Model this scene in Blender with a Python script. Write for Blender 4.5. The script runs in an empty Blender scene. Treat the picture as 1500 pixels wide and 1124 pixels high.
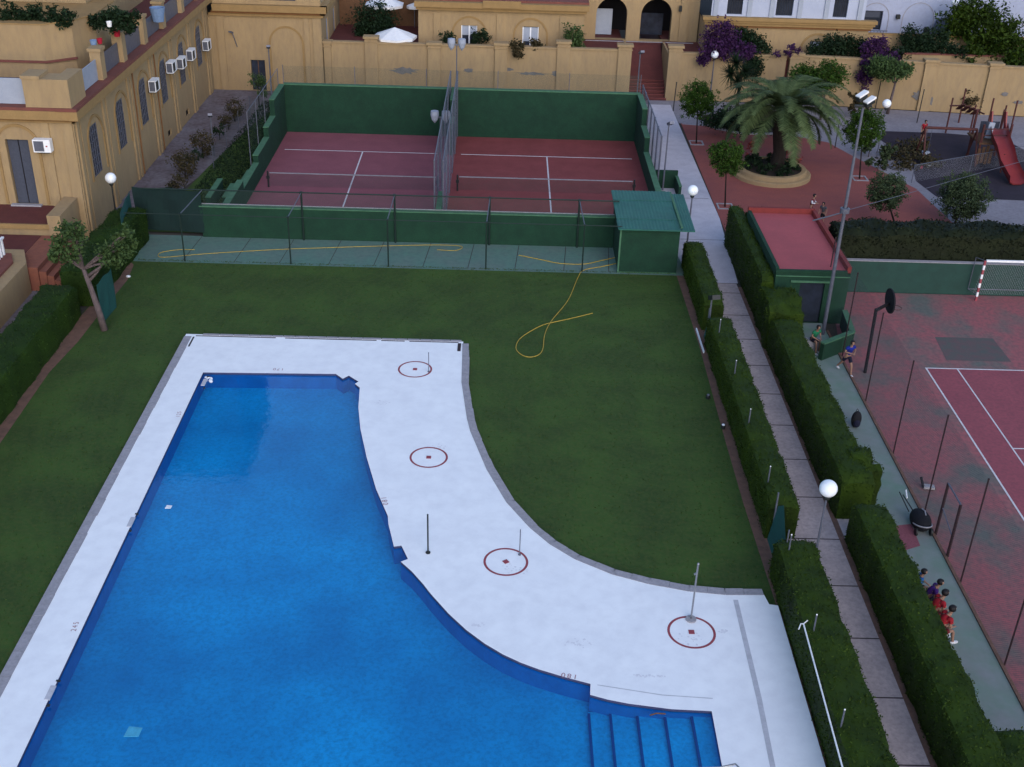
import bpy, math, random
import numpy as np
from mathutils import Vector, Matrix
from mathutils.geometry import tessellate_polygon
random.seed(7); RNG=np.random.default_rng(11)
S=bpy.context.scene; COL=S.collection
rad=math.radians
# ------------------------------------------------------------------ camera
F=1705.68; PIT,YAW,ROL=map(rad,(29.282,0.834,-1.860)); CAM=np.array([0,0,23.0])
_f=np.array([math.sin(YAW)*math.cos(PIT),math.cos(YAW)*math.cos(PIT),-math.sin(PIT)])
_r=np.array([math.cos(YAW),-math.sin(YAW),0]); _d=np.cross(_f,_r)
RT=_r*math.cos(ROL)+_d*math.sin(ROL); DN=np.cross(_f,RT)
cd=bpy.data.cameras.new('camera'); cam=bpy.data.objects.new('camera',cd); COL.objects.link(cam)
cd.sensor_width=36; cd.lens=F/1500*36; cd.clip_end=3000; cd.clip_start=.5
cam.matrix_world=Matrix(((RT[0],-DN[0],-_f[0],0),(RT[1],-DN[1],-_f[1],0),(RT[2],-DN[2],-_f[2],23.0),(0,0,0,1)))
S.camera=cam
def ray(px,py): return ((px-750)/F)*RT+((py-562)/F)*DN+_f
def P(px,py,z=0.):
    d=ray(px,py); t=(z-23.0)/d[2]; return (d[0]*t,d[1]*t,z)
def PX(px,py,x):
    d=ray(px,py); return tuple(CAM+d*(x/d[0]))
def PY(px,py,y):
    d=ray(px,py); return tuple(CAM+d*(y/d[1]))
# ------------------------------------------------------------------ materials
MATS={}
# overall reflectance levels of the dull surfaces against the white paint
ALB=dict(grime=1.12,soil=1.25,step_edge=1,deck_white=1.16,white_paint=1.1,opal=1.05,line_white=.9,cloth_white=1,pool_tile=1,pool_wall=1,pool_lip_shade=1,kerb_stone=.85,joint=1.05,text_red=1,ring_red=1,white_wall=.85,shutter=.8,grass=.9,path_slab=.88,path_plain=1.08,plaza_brick=1.15,pavement=.92,sport_mottle=.88,sport_red=.88,strip_concrete=1.0,red_roof=.95,slide_red=.55,rubber_floor=.6,green_wall=.56,green_paint=.5,teal_floor=.8,teal_roof=.72,court_violet=.78,court_red=.76,terracotta=.62,hose_yellow=.8)
def mat(name,c1,c2=None,scale=1.5,rough=.85,c3=None,scale3=25,f3=.35,bump=0,bs=40,spec=.3,metal=0,stretch=None,lo=.35,hi=.65,emit=None):
    m=bpy.data.materials.new(name); m.use_nodes=True; MATS[name]=m
    kk=ALB.get(name,.72); sc=lambda c:None if c is None else tuple(min(.97,v*kk) for v in c)
    c1,c2,c3=sc(c1),sc(c2),sc(c3)
    n=m.node_tree.nodes; l=m.node_tree.links; b=n['Principled BSDF']
    b.inputs['Roughness'].default_value=rough; b.inputs['Specular IOR Level'].default_value=spec; b.inputs['Metallic'].default_value=metal
    g=n.new('ShaderNodeNewGeometry'); pos=g.outputs['Position']
    if stretch:
        mp=n.new('ShaderNodeMapping'); mp.inputs['Scale'].default_value=stretch; l.new(pos,mp.inputs[0]); pos=mp.outputs[0]
    def noise(s,det=5):
        t=n.new('ShaderNodeTexNoise'); t.inputs['Scale'].default_value=s; t.inputs['Detail'].default_value=det; t.inputs['Roughness'].default_value=.62; l.new(pos,t.inputs['Vector']); return t.outputs[0]
    def mix(fac,a,bb):
        x=n.new('ShaderNodeMix'); x.data_type='RGBA'
        l.new(fac,x.inputs[0])
        for i,v in((6,a),(7,bb)):
            if isinstance(v,tuple): x.inputs[i].default_value=(*v,1)
            else: l.new(v,x.inputs[i])
        return x.outputs[2]
    def ramp(s,a,bb):
        r=n.new('ShaderNodeMapRange'); r.inputs[1].default_value=a; r.inputs[2].default_value=bb; l.new(s,r.inputs[0]); return r.outputs[0]
    if c2 is None: c2=tuple(v*.8 for v in c1)
    c=mix(ramp(noise(scale),lo,hi),c1,c2)
    if c3 is None: c3=tuple(v*.62 for v in c1)
    r=ramp(noise(scale3,3),.4,.75); k=n.new('ShaderNodeMath'); k.operation='MULTIPLY'; k.inputs[1].default_value=f3; l.new(r,k.inputs[0])
    c=mix(k.outputs[0],c,c3)
    l.new(c,b.inputs['Base Color'])
    if bump:
        bp=n.new('ShaderNodeBump'); bp.inputs['Strength'].default_value=bump; bp.inputs['Distance'].default_value=.05
        l.new(noise(bs,4),bp.inputs['Height']); l.new(bp.outputs[0],b.inputs['Normal'])
    m['_c']=1
    return m
def mow(m):
    n=m.node_tree.nodes; l=m.node_tree.links; b=n['Principled BSDF']; src=b.inputs['Base Color'].links[0].from_socket
    g=n.new('ShaderNodeNewGeometry'); mp=n.new('ShaderNodeMapping'); mp.vector_type='POINT'; mp.inputs['Location'].default_value=(-7.5,-42,0); l.new(g.outputs['Position'],mp.inputs[0])
    w=n.new('ShaderNodeTexWave'); w.wave_type='RINGS'; w.rings_direction='Z'; w.inputs['Scale'].default_value=.55; w.inputs['Distortion'].default_value=3.5; w.inputs['Detail'].default_value=3; w.inputs['Detail Scale'].default_value=.6; l.new(mp.outputs[0],w.inputs['Vector'])
    k=n.new('ShaderNodeMath'); k.operation='MULTIPLY'; k.inputs[1].default_value=.11; l.new(w.outputs['Fac'],k.inputs[0])
    x=n.new('ShaderNodeMix'); x.data_type='RGBA'; l.new(k.outputs[0],x.inputs[0]); l.new(src,x.inputs[6]); x.inputs[7].default_value=(.066,.115,.026,1); l.new(x.outputs[2],b.inputs['Base Color'])
def leafmat(name,dark,light,scale=2.2,trans=.25):
    m=bpy.data.materials.new(name); m.use_nodes=True; MATS[name]=m
    kl=1.05 if name=='grass_blade' else .70; dark=tuple(v*kl for v in dark); light=tuple(v*kl for v in light)
    n=m.node_tree.nodes; l=m.node_tree.links; b=n['Principled BSDF']; b.inputs['Roughness'].default_value=.7; b.inputs['Specular IOR Level'].default_value=.2
    g=n.new('ShaderNodeNewGeometry')
    t=n.new('ShaderNodeTexNoise'); t.inputs['Scale'].default_value=scale; t.inputs['Detail'].default_value=3; l.new(g.outputs['Position'],t.inputs['Vector'])
    a=n.new('ShaderNodeMath'); a.operation='MULTIPLY_ADD'; l.new(g.outputs['Random Per Island'],a.inputs[0]); a.inputs[1].default_value=.55; 
    s=n.new('ShaderNodeMath'); s.operation='SUBTRACT'; l.new(t.outputs[0],s.inputs[0]); s.inputs[1].default_value=.3; l.new(s.outputs[0],a.inputs[2])
    x=n.new('ShaderNodeMix'); x.data_type='RGBA'; x.clamp_factor=True; l.new(a.outputs[0],x.inputs[0]); x.inputs[6].default_value=(*dark,1); x.inputs[7].default_value=(*light,1)
    l.new(x.outputs[2],b.inputs['Base Color'])
    tr=n.new('ShaderNodeBsdfTranslucent'); l.new(x.outputs[2],tr.inputs[0]); mx=n.new('ShaderNodeMixShader'); mx.inputs[0].default_value=trans
    l.new(b.outputs[0],mx.inputs[1]); l.new(tr.outputs[0],mx.inputs[2]); l.new(mx.outputs[0],n['Material Output'].inputs[0])
    return m
def mesh_mat(name,col,spacing=.06,width=.12):
    m=bpy.data.materials.new(name); m.use_nodes=True; MATS[name]=m
    n=m.node_tree.nodes; l=m.node_tree.links; b=n['Principled BSDF']; b.inputs['Base Color'].default_value=(*col,1); b.inputs['Roughness'].default_value=.5
    g=n.new('ShaderNodeNewGeometry'); sp=n.new('ShaderNodeSeparateXYZ'); l.new(g.outputs['Position'],sp.inputs[0])
    def M(op,a,bb):
        k=n.new('ShaderNodeMath'); k.operation=op
        for i,v in enumerate((a,bb)):
            if v is None: continue
            if isinstance(v,(int,float)): k.inputs[i].default_value=v
            else: l.new(v,k.inputs[i])
        return k.outputs[0]
    h=M('ADD',sp.outputs[0],sp.outputs[1]); o=[]
    for op in('ADD','SUBTRACT'):
        q=M(op,h,sp.outputs[2]); q=M('DIVIDE',q,spacing); q=M('FRACT',q,None); o.append(M('LESS_THAN',q,width))
    f=M('MAXIMUM',*o)
    t=n.new('ShaderNodeBsdfTransparent'); mx=n.new('ShaderNodeMixShader'); l.new(f,mx.inputs[0]); l.new(t.outputs[0],mx.inputs[1]); l.new(b.outputs[0],mx.inputs[2]); l.new(mx.outputs[0],n['Material Output'].inputs[0])
    return m
mat('grass',(.044,.100,.016),(.028,.064,.012),.45,.95,(.095,.100,.026),7,.55,bump=.5,bs=60,lo=.38,hi=.62)
mat('soil',(.16,.085,.062),(.10,.06,.045),3,.95,bump=.5,bs=30)
mat('earth',(.10,.085,.07),(.07,.06,.05),.5,.95)
mat('deck_white',(.76,.77,.79),(.70,.71,.74),.8,.75,(.52,.52,.56),2.4,.28,bump=.1,bs=90,lo=.3,hi=.7)
mat('kerb_stone',(.42,.40,.44),(.34,.33,.36),5,.9,(.2,.19,.2),12,.4,bump=.3)
mat('joint',(.52,.52,.57),None,5)
mat('pool_tile',(.006,.36,.72),(.010,.18,.44),.15,.4,(.005,.13,.30),9,.6,spec=.4,lo=.36,hi=.68)
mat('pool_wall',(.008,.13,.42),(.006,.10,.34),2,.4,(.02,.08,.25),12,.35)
mat('pool_lip_shade',(.05,.055,.13),None,6)  # dark colour stands in for the shade under the deck coping
mat('step_edge',(.004,.05,.24),None,8,.5)
mat('path_slab',(.58,.47,.46),(.46,.38,.375),1.1,.9,(.18,.17,.18),7,.45,bump=.15,bs=60)
mat('path_plain',(.52,.49,.54),(.44,.41,.46),1.3,.9,(.34,.32,.36),9,.35)
mat('groove',(.06,.04,.045),None,5)
mat('teal_floor',(.12,.24,.19),(.15,.22,.19),.6,.9,(.08,.13,.13),3.5,.5)
mat('green_wall',(.018,.085,.045),(.014,.062,.036),1.6,.9,(.010,.04,.025),14,.5,bump=.3,bs=30)
mat('green_cap',(.10,.24,.14),(.07,.18,.10),3,.9)
mat('green_paint',(.03,.11,.09),(.025,.085,.07),2,.7)
mat('court_violet',(.35,.115,.145),(.30,.098,.125),.8,.9,(.11,.03,.045),22,.5)
mat('court_red',(.33,.078,.078),(.27,.062,.062),.9,.9,(.08,.016,.02),22,.5)
mat('net_tape',(.34,.33,.38),None,4)
mat('line_white',(.75,.72,.75),(.6,.57,.6),6,.8)
mat('sport_patch',(.125,.135,.125),(.19,.115,.12),2.2)
mat('sport_mottle',(.145,.150,.135),(.37,.115,.125),.42,.95,(.07,.08,.085),6,.55,lo=.34,hi=.58,stretch=(1,.8,1))
mat('sport_red',(.35,.088,.11),(.30,.078,.10),.8,.95,(.10,.05,.06),7,.45)
mat('strip_concrete',(.15,.235,.185),(.20,.22,.215),.55,.9,(.30,.30,.34),1.6,.35)
mat('plaza_brick',(.26,.075,.062),(.22,.066,.06),1.1,.9,(.14,.04,.035),12,.5)
mat('pavement',(.30,.28,.31),(.24,.22,.25),.6,.9,(.15,.13,.15),5,.5)
mat('rough_lane',(.27,.25,.29),(.17,.13,.14),.5,.95,(.10,.07,.08),4,.6,bump=.3,bs=15)
mat('rubber_floor',(.055,.040,.062),(.040,.030,.045),1.5,.95)
mat('ochre_wall',(.50,.350,.185),(.435,.300,.160),.8,.92,(.29,.21,.14),4,.4,bump=.3,bs=22,stretch=(1,1,.3),lo=.3,hi=.7)
mat('ochre_trim',(.44,.275,.115),(.37,.235,.10),2,.9)
mat('ochre_dark',(.27,.12,.045),None,3,.9)  # darker ochre for cornice lines and drain pipes
mat('coping_red',(.27,.09,.07),(.21,.075,.06),2,.9)
mat('terracotta',(.20,.055,.05),(.16,.045,.042),2,.8,(.10,.03,.03),14,.4)
mat('brick_step',(.36,.13,.08),(.28,.10,.07),4,.9)
mat('stain_grey',(.25,.23,.22),(.18,.17,.17),4,.95)
mat('white_wall',(.42,.46,.62),(.36,.40,.55),.5,.9,(.36,.37,.45),4,.35)
mat('upper_white',(.58,.63,.80),(.52,.57,.74),1,.8)
mat('white_paint',(.78,.78,.8),(.7,.7,.73),4,.5)
mat('grey_metal',(.20,.21,.27),(.15,.16,.21),6,.45,metal=.3)
mat('dark_metal',(.030,.034,.036),None,6,.5)
mat('black_green',(.012,.032,.026),None,6,.6)
mat('steel',(.5,.5,.53),None,8,.3,metal=.8)
mat('glass_dark',(.045,.055,.085),(.03,.035,.05),2,.12,spec=.6)
mat('shutter',(.42,.46,.56),(.38,.42,.52),3,.7)
mat('opal',(.80,.83,.88),(.76,.79,.85),3,.25,spec=.5,f3=.0)
mat('black_void',(.012,.010,.014),None,2,.9)
mat('teal_cloth',(.018,.115,.105),(.014,.085,.08),1.2,.85,(.01,.06,.06),10,.4,bump=.2,bs=12)
mat('shade_cloth',(.010,.035,.032),(.008,.026,.026),1.5,.9)
mat('teal_roof',(.032,.165,.125),(.028,.13,.105),1.2,.55,(.05,.18,.17),5,.4)
mat('red_roof',(.40,.085,.095),(.34,.075,.085),1,.85,(.26,.07,.07),9,.4)
mat('red_parapet',(.30,.045,.04),(.22,.035,.032),2,.8)
mat('hose_yellow',(.62,.42,.06),None,3,.5)
mat('ring_red',(.34,.07,.09),None,4,.8,lo=.2)
mat('text_red',(.42,.22,.25),None,9,.8)
mat('bark',(.19,.14,.14),(.12,.09,.09),5,.95,bump=.6,bs=20)
mat('bark_dark',(.040,.026,.022),(.024,.017,.014),7,.95,bump=.8,bs=14)
mat('wood_red',(.13,.035,.032),(.08,.026,.024),3,.7)
mat('post_brown',(.045,.022,.028),None,3,.7)
mat('tower_grey',(.05,.055,.07),None,2)
mat('slide_red',(.48,.07,.065),(.42,.055,.06),2,.35)
mat('wood_brown',(.20,.10,.05),None,4,.8)
mat('plant_soil',(.05,.035,.03),None,4,.95)
mat('skin',(.48,.27,.19),None,5,.6)
mat('hair',(.015,.011,.012),None,20,.6)
for nm,c in dict(cloth_red=(.50,.02,.035),cloth_blue=(.012,.028,.32),cloth_navy=(.010,.012,.04),cloth_green=(.02,.24,.11),cloth_purple=(.09,.02,.22),cloth_sky=(.03,.18,.52),cloth_white=(.7,.7,.75),cloth_grey=(.10,.10,.12),cloth_maroon=(.22,.015,.03),cloth_black=(.012,.012,.018),blue_pot=(.25,.38,.62),gaudy_red=(.55,.02,.05),awning=(.09,.10,.14)).items(): mat(nm,c,None,9,.85)
mow(MATS['grass'])
leafmat('hedge_leaf',(.010,.022,.002),(.062,.115,.005),1.3,.15)
leafmat('hedge_dark',(.004,.007,.003),(.022,.031,.009),1.1,.1)  # different species, with the shade of its deep foliage gaps put into the colour
leafmat('hedge_leaf2',(.008,.022,.004),(.050,.110,.012),1.0)
leafmat('lime_leaf',(.012,.038,.005),(.085,.175,.018),2.2)
leafmat('tree_leaf',(.022,.055,.016),(.14,.22,.07),1.6)
leafmat('olive_leaf',(.030,.055,.026),(.125,.17,.075),1.8)
leafmat('palm_leaf',(.022,.045,.012),(.19,.26,.105),.9)
leafmat('dark_leaf',(.006,.018,.008),(.032,.068,.026),1.6)
leafmat('rust_leaf',(.026,.034,.014),(.15,.105,.05),2.4)
leafmat('purple_flower',(.035,.014,.045),(.12,.035,.16),1.5)
leafmat('red_flower',(.20,.02,.02),(.55,.10,.08),4)
leafmat('grass_blade',(.030,.062,.010),(.064,.10,.018),3)
mesh_mat('wire_grey',(.22,.25,.34),.07,.22)
mesh_mat('wire_dark',(.03,.06,.05),.07,.10)
mesh_mat('wire_brown',(.10,.09,.11),.08,.10)
mesh_mat('net_white',(.35,.36,.42),.11,.05)
# ------------------------------------------------------------------ objects
W={}
def tag(o,label=None,cat=None,group=None,kind=None):
    if label: o['label']=label
    if cat: o['category']=cat
    if group: o['group']=group
    if kind: o['kind']=kind
    return o
def empty(name,loc,label=None,cat=None,group=None):
    o=bpy.data.objects.new(name,None); COL.objects.link(o); o.location=loc; o.empty_display_size=.2
    W[o.name]=Vector(loc); return tag(o,label,cat,group)
def link(name,me,mats,parent=None,wv=None):
    o=bpy.data.objects.new(name,me); COL.objects.link(o)
    for m in mats: me.materials.append(MATS[m])
    return o
class MB:
    def __init__(s): s.v=[];s.f=[];s.m=[];s.mi=0
    def add(s,vs,fs):
        b=len(s.v); s.v+= [tuple(map(float,q)) for q in vs]; s.f+=[tuple(i+b for i in f) for f in fs]; s.m+=[s.mi]*len(fs); return s
    def box(s,x0,x1,y0,y1,z0,z1):
        return s.add([(x,y,z) for z in(z0,z1) for y in(y0,y1) for x in(x0,x1)],[(0,2,3,1),(4,5,7,6),(0,1,5,4),(2,6,7,3),(0,4,6,2),(1,3,7,5)])
    def bar(s,a,b,w,h,up=(0,0,1)):
        a=Vector(a);b=Vector(b);d=(b-a).normalized();u=Vector(up)
        if abs(d.dot(u))>.98:u=Vector((0,1,0))
        x=d.cross(u).normalized()*w/2;y=x.cross(d).normalized()*h/2
        return s.add([p+i*x+j*y for p in(a,b) for i,j in((-1,-1),(1,-1),(1,1),(-1,1))],[(3,2,1,0),(4,5,6,7),(0,1,5,4),(1,2,6,5),(2,3,7,6),(3,0,4,7)])
    def tube(s,pts,r,n=8,cap=True):
        pts=[Vector(p) for p in pts]; rs=r if isinstance(r,(list,tuple)) else [r]*len(pts); vs=[];pu=None
        for i,p in enumerate(pts):
            d=(pts[min(i+1,len(pts)-1)]-pts[max(i-1,0)]).normalized()
            u=pu if pu is not None else (Vector((1,0,0)) if abs(d.x)<.9 else Vector((0,1,0)))
            x=(u-d*u.dot(d)).normalized(); pu=x; y=d.cross(x)
            vs+=[p+rs[i]*(x*math.cos(6.28318*k/n)+y*math.sin(6.28318*k/n)) for k in range(n)]
        fs=[(i*n+k,i*n+(k+1)%n,(i+1)*n+(k+1)%n,(i+1)*n+k) for i in range(len(pts)-1) for k in range(n)]
        if cap: fs+=[tuple(range(n-1,-1,-1)),tuple((len(pts)-1)*n+k for k in range(n))]
        return s.add(vs,fs)
    def ball(s,c,r,nu=16,nv=10,sc=(1,1,1)):
        vs=[(c[0]+r*sc[0]*math.sin(math.pi*j/nv)*math.cos(2*math.pi*i/nu),c[1]+r*sc[1]*math.sin(math.pi*j/nv)*math.sin(2*math.pi*i/nu),c[2]+r*sc[2]*math.cos(math.pi*j/nv)) for j in range(nv+1) for i in range(nu)]
        return s.add(vs,[(j*nu+i,(j+1)*nu+i,(j+1)*nu+(i+1)%nu,j*nu+(i+1)%nu) for j in range(nv) for i in range(nu)])
    def prism(s,poly,z0,z1,holes=()):
        loops=[[Vector((x,y,0)) for x,y in L] for L in (poly,*holes)]
        flat=[q for L in loops for q in L]; T=tessellate_polygon(loops); n=len(flat)
        T2=[]
        for t in T:
            a,b,c=(flat[i] for i in t)
            T2.append(t if (b-a).cross(c-a).z>0 else t[::-1])
        s.add([(q.x,q.y,z1) for q in flat],T2)
        if z0 is not None and z0!=z1:
            s.add([(q.x,q.y,z0) for q in flat],[t[::-1] for t in T2])
            b=0
            for L in loops:
                m=len(L); area=sum(L[i].x*L[(i+1)%m].y-L[(i+1)%m].x*L[i].y for i in range(m)); out=(area>0)==(L is loops[0])
                vs=[(q.x,q.y,z) for q in L for z in(z0,z1)]
                fs=[(2*i,2*((i+1)%m),2*((i+1)%m)+1,2*i+1) for i in range(m)]
                s.add(vs,fs if out else [f[::-1] for f in fs])
        return s
    def lathe(s,c,prof,n=24):
        vs=[(c[0]+r*math.cos(2*math.pi*i/n),c[1]+r*math.sin(2*math.pi*i/n),c[2]+z) for r,z in prof for i in range(n)]
        return s.add(vs,[(j*n+i,j*n+(i+1)%n,(j+1)*n+(i+1)%n,(j+1)*n+i) for j in range(len(prof)-1) for i in range(n)])
    def build(s,name,mats,parent=None,smooth=False,label=None,cat=None,group=None,kind=None,origin=None):
        if isinstance(mats,str): mats=[mats]
        A=np.array(s.v)
        if parent is not None: org=np.array(W[parent.name]); 
        elif origin is not None: org=np.array(origin)
        else: org=np.array([(A[:,0].min()+A[:,0].max())/2,(A[:,1].min()+A[:,1].max())/2,A[:,2].min()])
        if kind=='structure' and origin is None: org=np.zeros(3)
        if parent is not None: A=A-org
        else: A=A-org
        me=bpy.data.meshes.new(name); me.from_pydata(A.tolist(),[],s.f); o=link(name,me,mats)
        if len(mats)>1: me.polygons.foreach_set('material_index',s.m)
        if smooth: me.polygons.foreach_set('use_smooth',[True]*len(me.polygons))
        if parent is not None: o.parent=parent; W[o.name]=Vector(org)
        else: o.location=org; W[o.name]=Vector(org)
        return tag(o,label,cat,group,kind)
def T(name,m,parent,fn,**k):
    b=MB(); fn(b); return b.build(name,m,parent,**k)
def quads_np(name,V,n,mats,parent=None,extra=None,midx=None,org=(0,0,0),**k):
    """V: (n*4,3) verts of n quads, extra: MB merged in front"""
    org=np.array(W[parent.name]) if parent is not None else np.array(org,float)
    ev=np.array(extra.v) if extra and extra.v else np.zeros((0,3)); b=len(ev)
    fs=(list(extra.f) if extra else [])
    me=bpy.data.meshes.new(name)
    allv=np.vstack([ev,V])-org
    me.vertices.add(len(allv)); me.vertices.foreach_set('co',allv.astype(np.float32).ravel())
    el=[len(f) for f in fs]; idx=np.array([i for f in fs for i in f]+list(range(b,b+4*n)),dtype=np.int32)
    tot=np.array(el+[4]*n,dtype=np.int32); st=np.concatenate([[0],np.cumsum(tot)[:-1]]).astype(np.int32)
    me.loops.add(len(idx)); me.loops.foreach_set('vertex_index',idx)
    me.polygons.add(len(tot)); me.polygons.foreach_set('loop_start',st); me.polygons.foreach_set('loop_total',tot)
    o=link(name,me,mats)
    if midx is not None: me.polygons.foreach_set('material_index',np.concatenate([np.array(extra.m if extra else [],dtype=np.int32),np.asarray(midx,dtype=np.int32)]))
    me.update(calc_edges=True); me.validate()
    if parent is not None: o.parent=parent
    else: o.location=tuple(org)
    W[o.name]=Vector(org); return tag(o,**k)
def leaves(C,size,asp=.55,up=.3,var=.4):
    """C: (n,3) centres -> quad verts with random orientation"""
    n=len(C); N=RNG.normal(size=(n,3)); N[:,2]=np.abs(N[:,2])+up; N/=np.linalg.norm(N,axis=1)[:,None]
    A=np.cross(N,RNG.normal(size=(n,3))); A/=np.linalg.norm(A,axis=1)[:,None]; B=np.cross(N,A)
    s=(size*(1+var*RNG.uniform(-1,1,n)))[:,None]
    V=np.stack([C-A*s,C-B*s*asp,C+A*s,C+B*s*asp],1).reshape(-1,3); return V,n
def crown(blobs,dens,clump=.22):
    """blobs (x,y,z,rx,ry,rz): leaf centres clumped near blob shells"""
    out=[]
    for (x,y,z,a,b,c) in blobs:
        n=int(dens*(a*b+b*c+a*c)*4); k=max(6,n//28)
        D=RNG.normal(size=(k,3)); D/=np.linalg.norm(D,axis=1)[:,None]; D*=RNG.uniform(.45,1.0,k)[:,None]**.6
        D*=(1+.17*RNG.normal(size=k))[:,None]
        Q=D[RNG.integers(0,k,n)]*[a,b,c]+RNG.normal(size=(n,3))*clump*(a+b+c)/3*.8
        out.append(Q+[x,y,z])
    return np.vstack(out)
def hash3(A,f,seed=0):
    return np.sin(A[:,0]*f*1.7+seed)*np.sin(A[:,1]*f*2.1+seed*2.3)+.6*np.sin(A[:,0]*f*4.3+A[:,2]*f*3.7+seed)*np.sin(A[:,1]*f*3.9-A[:,2]*f*2.9)
def hedge(x0,x1,y0,y1,h,label,leaf='hedge_leaf',dens=260,size=.038,xf=None,amp=.03,cat='hedge',group=None):
    m=MB(); nx=max(3,int((x1-x0)/.25)); ny=max(3,int((y1-y0)/.25)); nz=max(3,int(h/.25))
    def grid(fn,a,b):
        vs=[fn(i/a,j/b) for j in range(b+1) for i in range(a+1)]
        m.add(vs,[(j*(a+1)+i,j*(a+1)+i+1,(j+1)*(a+1)+i+1,(j+1)*(a+1)+i) for j in range(b) for i in range(a)])
    X=lambda t:x0+(x1-x0)*t; Y=lambda t:y0+(y1-y0)*t
    grid(lambda u,v:(X(u),Y(v),h),nx,ny)
    grid(lambda u,v:(x0,Y(1-u),h*v),ny,nz); grid(lambda u,v:(x1,Y(u),h*v),ny,nz)
    grid(lambda u,v:(X(u),y0,h*v),nx,nz); grid(lambda u,v:(X(1-u),y1,h*v),nx,nz)
    A=np.array(m.v); cx,cy=(x0+x1)/2,(y0+y1)/2
    def disp(A,k=0):
        d=hash3(A,1.3,x0)*amp+hash3(A,3.1,y0)*amp*.45
        B=A.copy(); sx=np.sign(A[:,0]-cx); e=np.abs(A[:,0]-cx)/(abs(x1-x0)/2); t=A[:,2]/h
        B[:,2]+=np.where(A[:,2]>.1,d*t,0); B[:,0]+=np.where(e>.9,sx*d*.9,0)
        rnd=np.clip((e-.7)/.3,0,1)*np.clip((t-.85)/.15,0,1); B[:,2]-=rnd*.07; B[:,0]-=sx*rnd*.03
        ey=np.abs(A[:,1]-cy)/(abs(y1-y0)/2); ex=np.clip((np.abs(A[:,1]-cy)-(abs(y1-y0)/2-.3))/.3,0,1)*np.clip((t-.8)/.2,0,1); B[:,2]-=ex*.2
        if xf: 
            sh=np.array([xf(v) for v in B[:,1]]); B[:,0]+=sh
        return B
    m.v=[tuple(q) for q in disp(A)]
    ar=(x1-x0)*(y1-y0); a1=(y1-y0)*h; a2=(x1-x0)*h; pts=[]
    def smp(n,fn):
        u,v=RNG.uniform(size=(2,int(n))); pts.append(np.stack(fn(u,v),1))
    o=lambda u,c:np.full_like(u,c)
    smp(ar*dens,lambda u,v:(X(u),Y(v),o(u,h))); smp(a1*dens,lambda u,v:(o(u,x0),Y(u),h*v)); smp(a1*dens*.8,lambda u,v:(o(u,x1),Y(u),h*v))
    smp(a2*dens,lambda u,v:(X(u),o(u,y0),h*v)); smp(a2*dens*.6,lambda u,v:(X(u),o(u,y1),h*v))
    C=disp(np.vstack(pts))+RNG.normal(size=(sum(map(len,pts)),3))*.035; C[:,2]=np.maximum(C[:,2],.03)
    V,n=leaves(C,size,.5,.1)
    return quads_np('hedge',V,n,[leaf],None,m,org=(cx,cy,0),label=label,cat=cat,group=group)
def tree(name,base,top,r0,blobs,leaf,label,cat='tree',dens=90,size=.09,branches=(),bark='bark',group=None,clump=.22,bend=None):
    t=empty(name,base,label,cat,group)
    b=MB(); pts=[base]
    if bend: pts+=bend
    pts.append(top); rs=[r0*(1-.45*i/(len(pts)-1)) for i in range(len(pts))]
    b.tube(pts,rs,8)
    for (p,q) in branches: b.tube([p,((p[0]+q[0])/2+.05,(p[1]+q[1])/2,(p[2]+q[2])/2),q],[r0*.5,r0*.35,r0*.18],6)
    for bl in blobs:
        for k in range(3):
            q=(bl[0]+random.uniform(-.5,.5)*bl[3],bl[1]+random.uniform(-.5,.5)*bl[4],bl[2]+random.uniform(-.1,.5)*bl[5])
            b.tube([top,((top[0]+q[0])/2,(top[1]+q[1])/2,(top[2]+q[2])/2+.05),q],[r0*.4,r0*.25,r0*.1],5)
    b.build('trunk',bark,t,smooth=True)
    V,n=leaves(crown(blobs,dens,clump),size); quads_np('crown',V,n,[leaf],t)
    return t
class Face:
    """axis 'x': plane x=c facing +x, u=y ; axis 'y': plane y=c facing -y, u=x"""
    def __init__(s,axis,c): s.a=axis; s.c=c
    def pt(s,u,z,d): return (s.c+d,u,z) if s.a=='x' else (u,s.c-d,z)
    def box(s,m,u0,u1,z0,z1,d0,d1):
        a=s.pt(u0,z0,d0); b=s.pt(u1,z1,d1); return m.box(min(a[0],b[0]),max(a[0],b[0]),min(a[1],b[1]),max(a[1],b[1]),z0,z1)
    def ring(s,m,cu,zs,z0,ri,ro,d,n=18,d0=0):
        prof=[(-ri,z0),*[(-ri*math.cos(math.pi*k/n),zs+ri*math.sin(math.pi*k/n)) for k in range(n+1)],(ri,z0)]
        pro2=[(-ro,z0),*[(-ro*math.cos(math.pi*k/n),zs+ro*math.sin(math.pi*k/n)) for k in range(n+1)],(ro,z0)]
        N=len(prof); vs=[s.pt(cu+u,z,dd) for L in(prof,pro2) for dd in(d0,d) for u,z in L]
        fs=[]
        for i in range(N-1): fs+=[(N+i,N+i+1,3*N+i+1,3*N+i),(i,i+1,N+i+1,N+i),(2*N+i,3*N+i,3*N+i+1,2*N+i+1)]
        return m.add(vs,fs)
    def wall(s,m,u0,u1,z0,z1,holes=(),dep=.25,d=0):
        loops=[[(u0,z0),(u1,z0),(u1,z1),(u0,z1)],*holes]
        L2=[[Vector((u,z,0)) for u,z in L] for L in loops]; flat=[q for L in L2 for q in L]
        m.add([s.pt(q.x,q.y,d) for q in flat],[tuple(t) for t in tessellate_polygon(L2)])
        for L in holes:
            k=len(L); vs=[s.pt(u,z,dd) for u,z in L for dd in(d,d-dep)]
            m.add(vs,[(2*i,2*((i+1)%k),2*((i+1)%k)+1,2*i+1) for i in range(k)])
        return m
def rect(u0,u1,z0,z1): return [(u0,z0),(u1,z0),(u1,z1),(u0,z1)]
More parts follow.
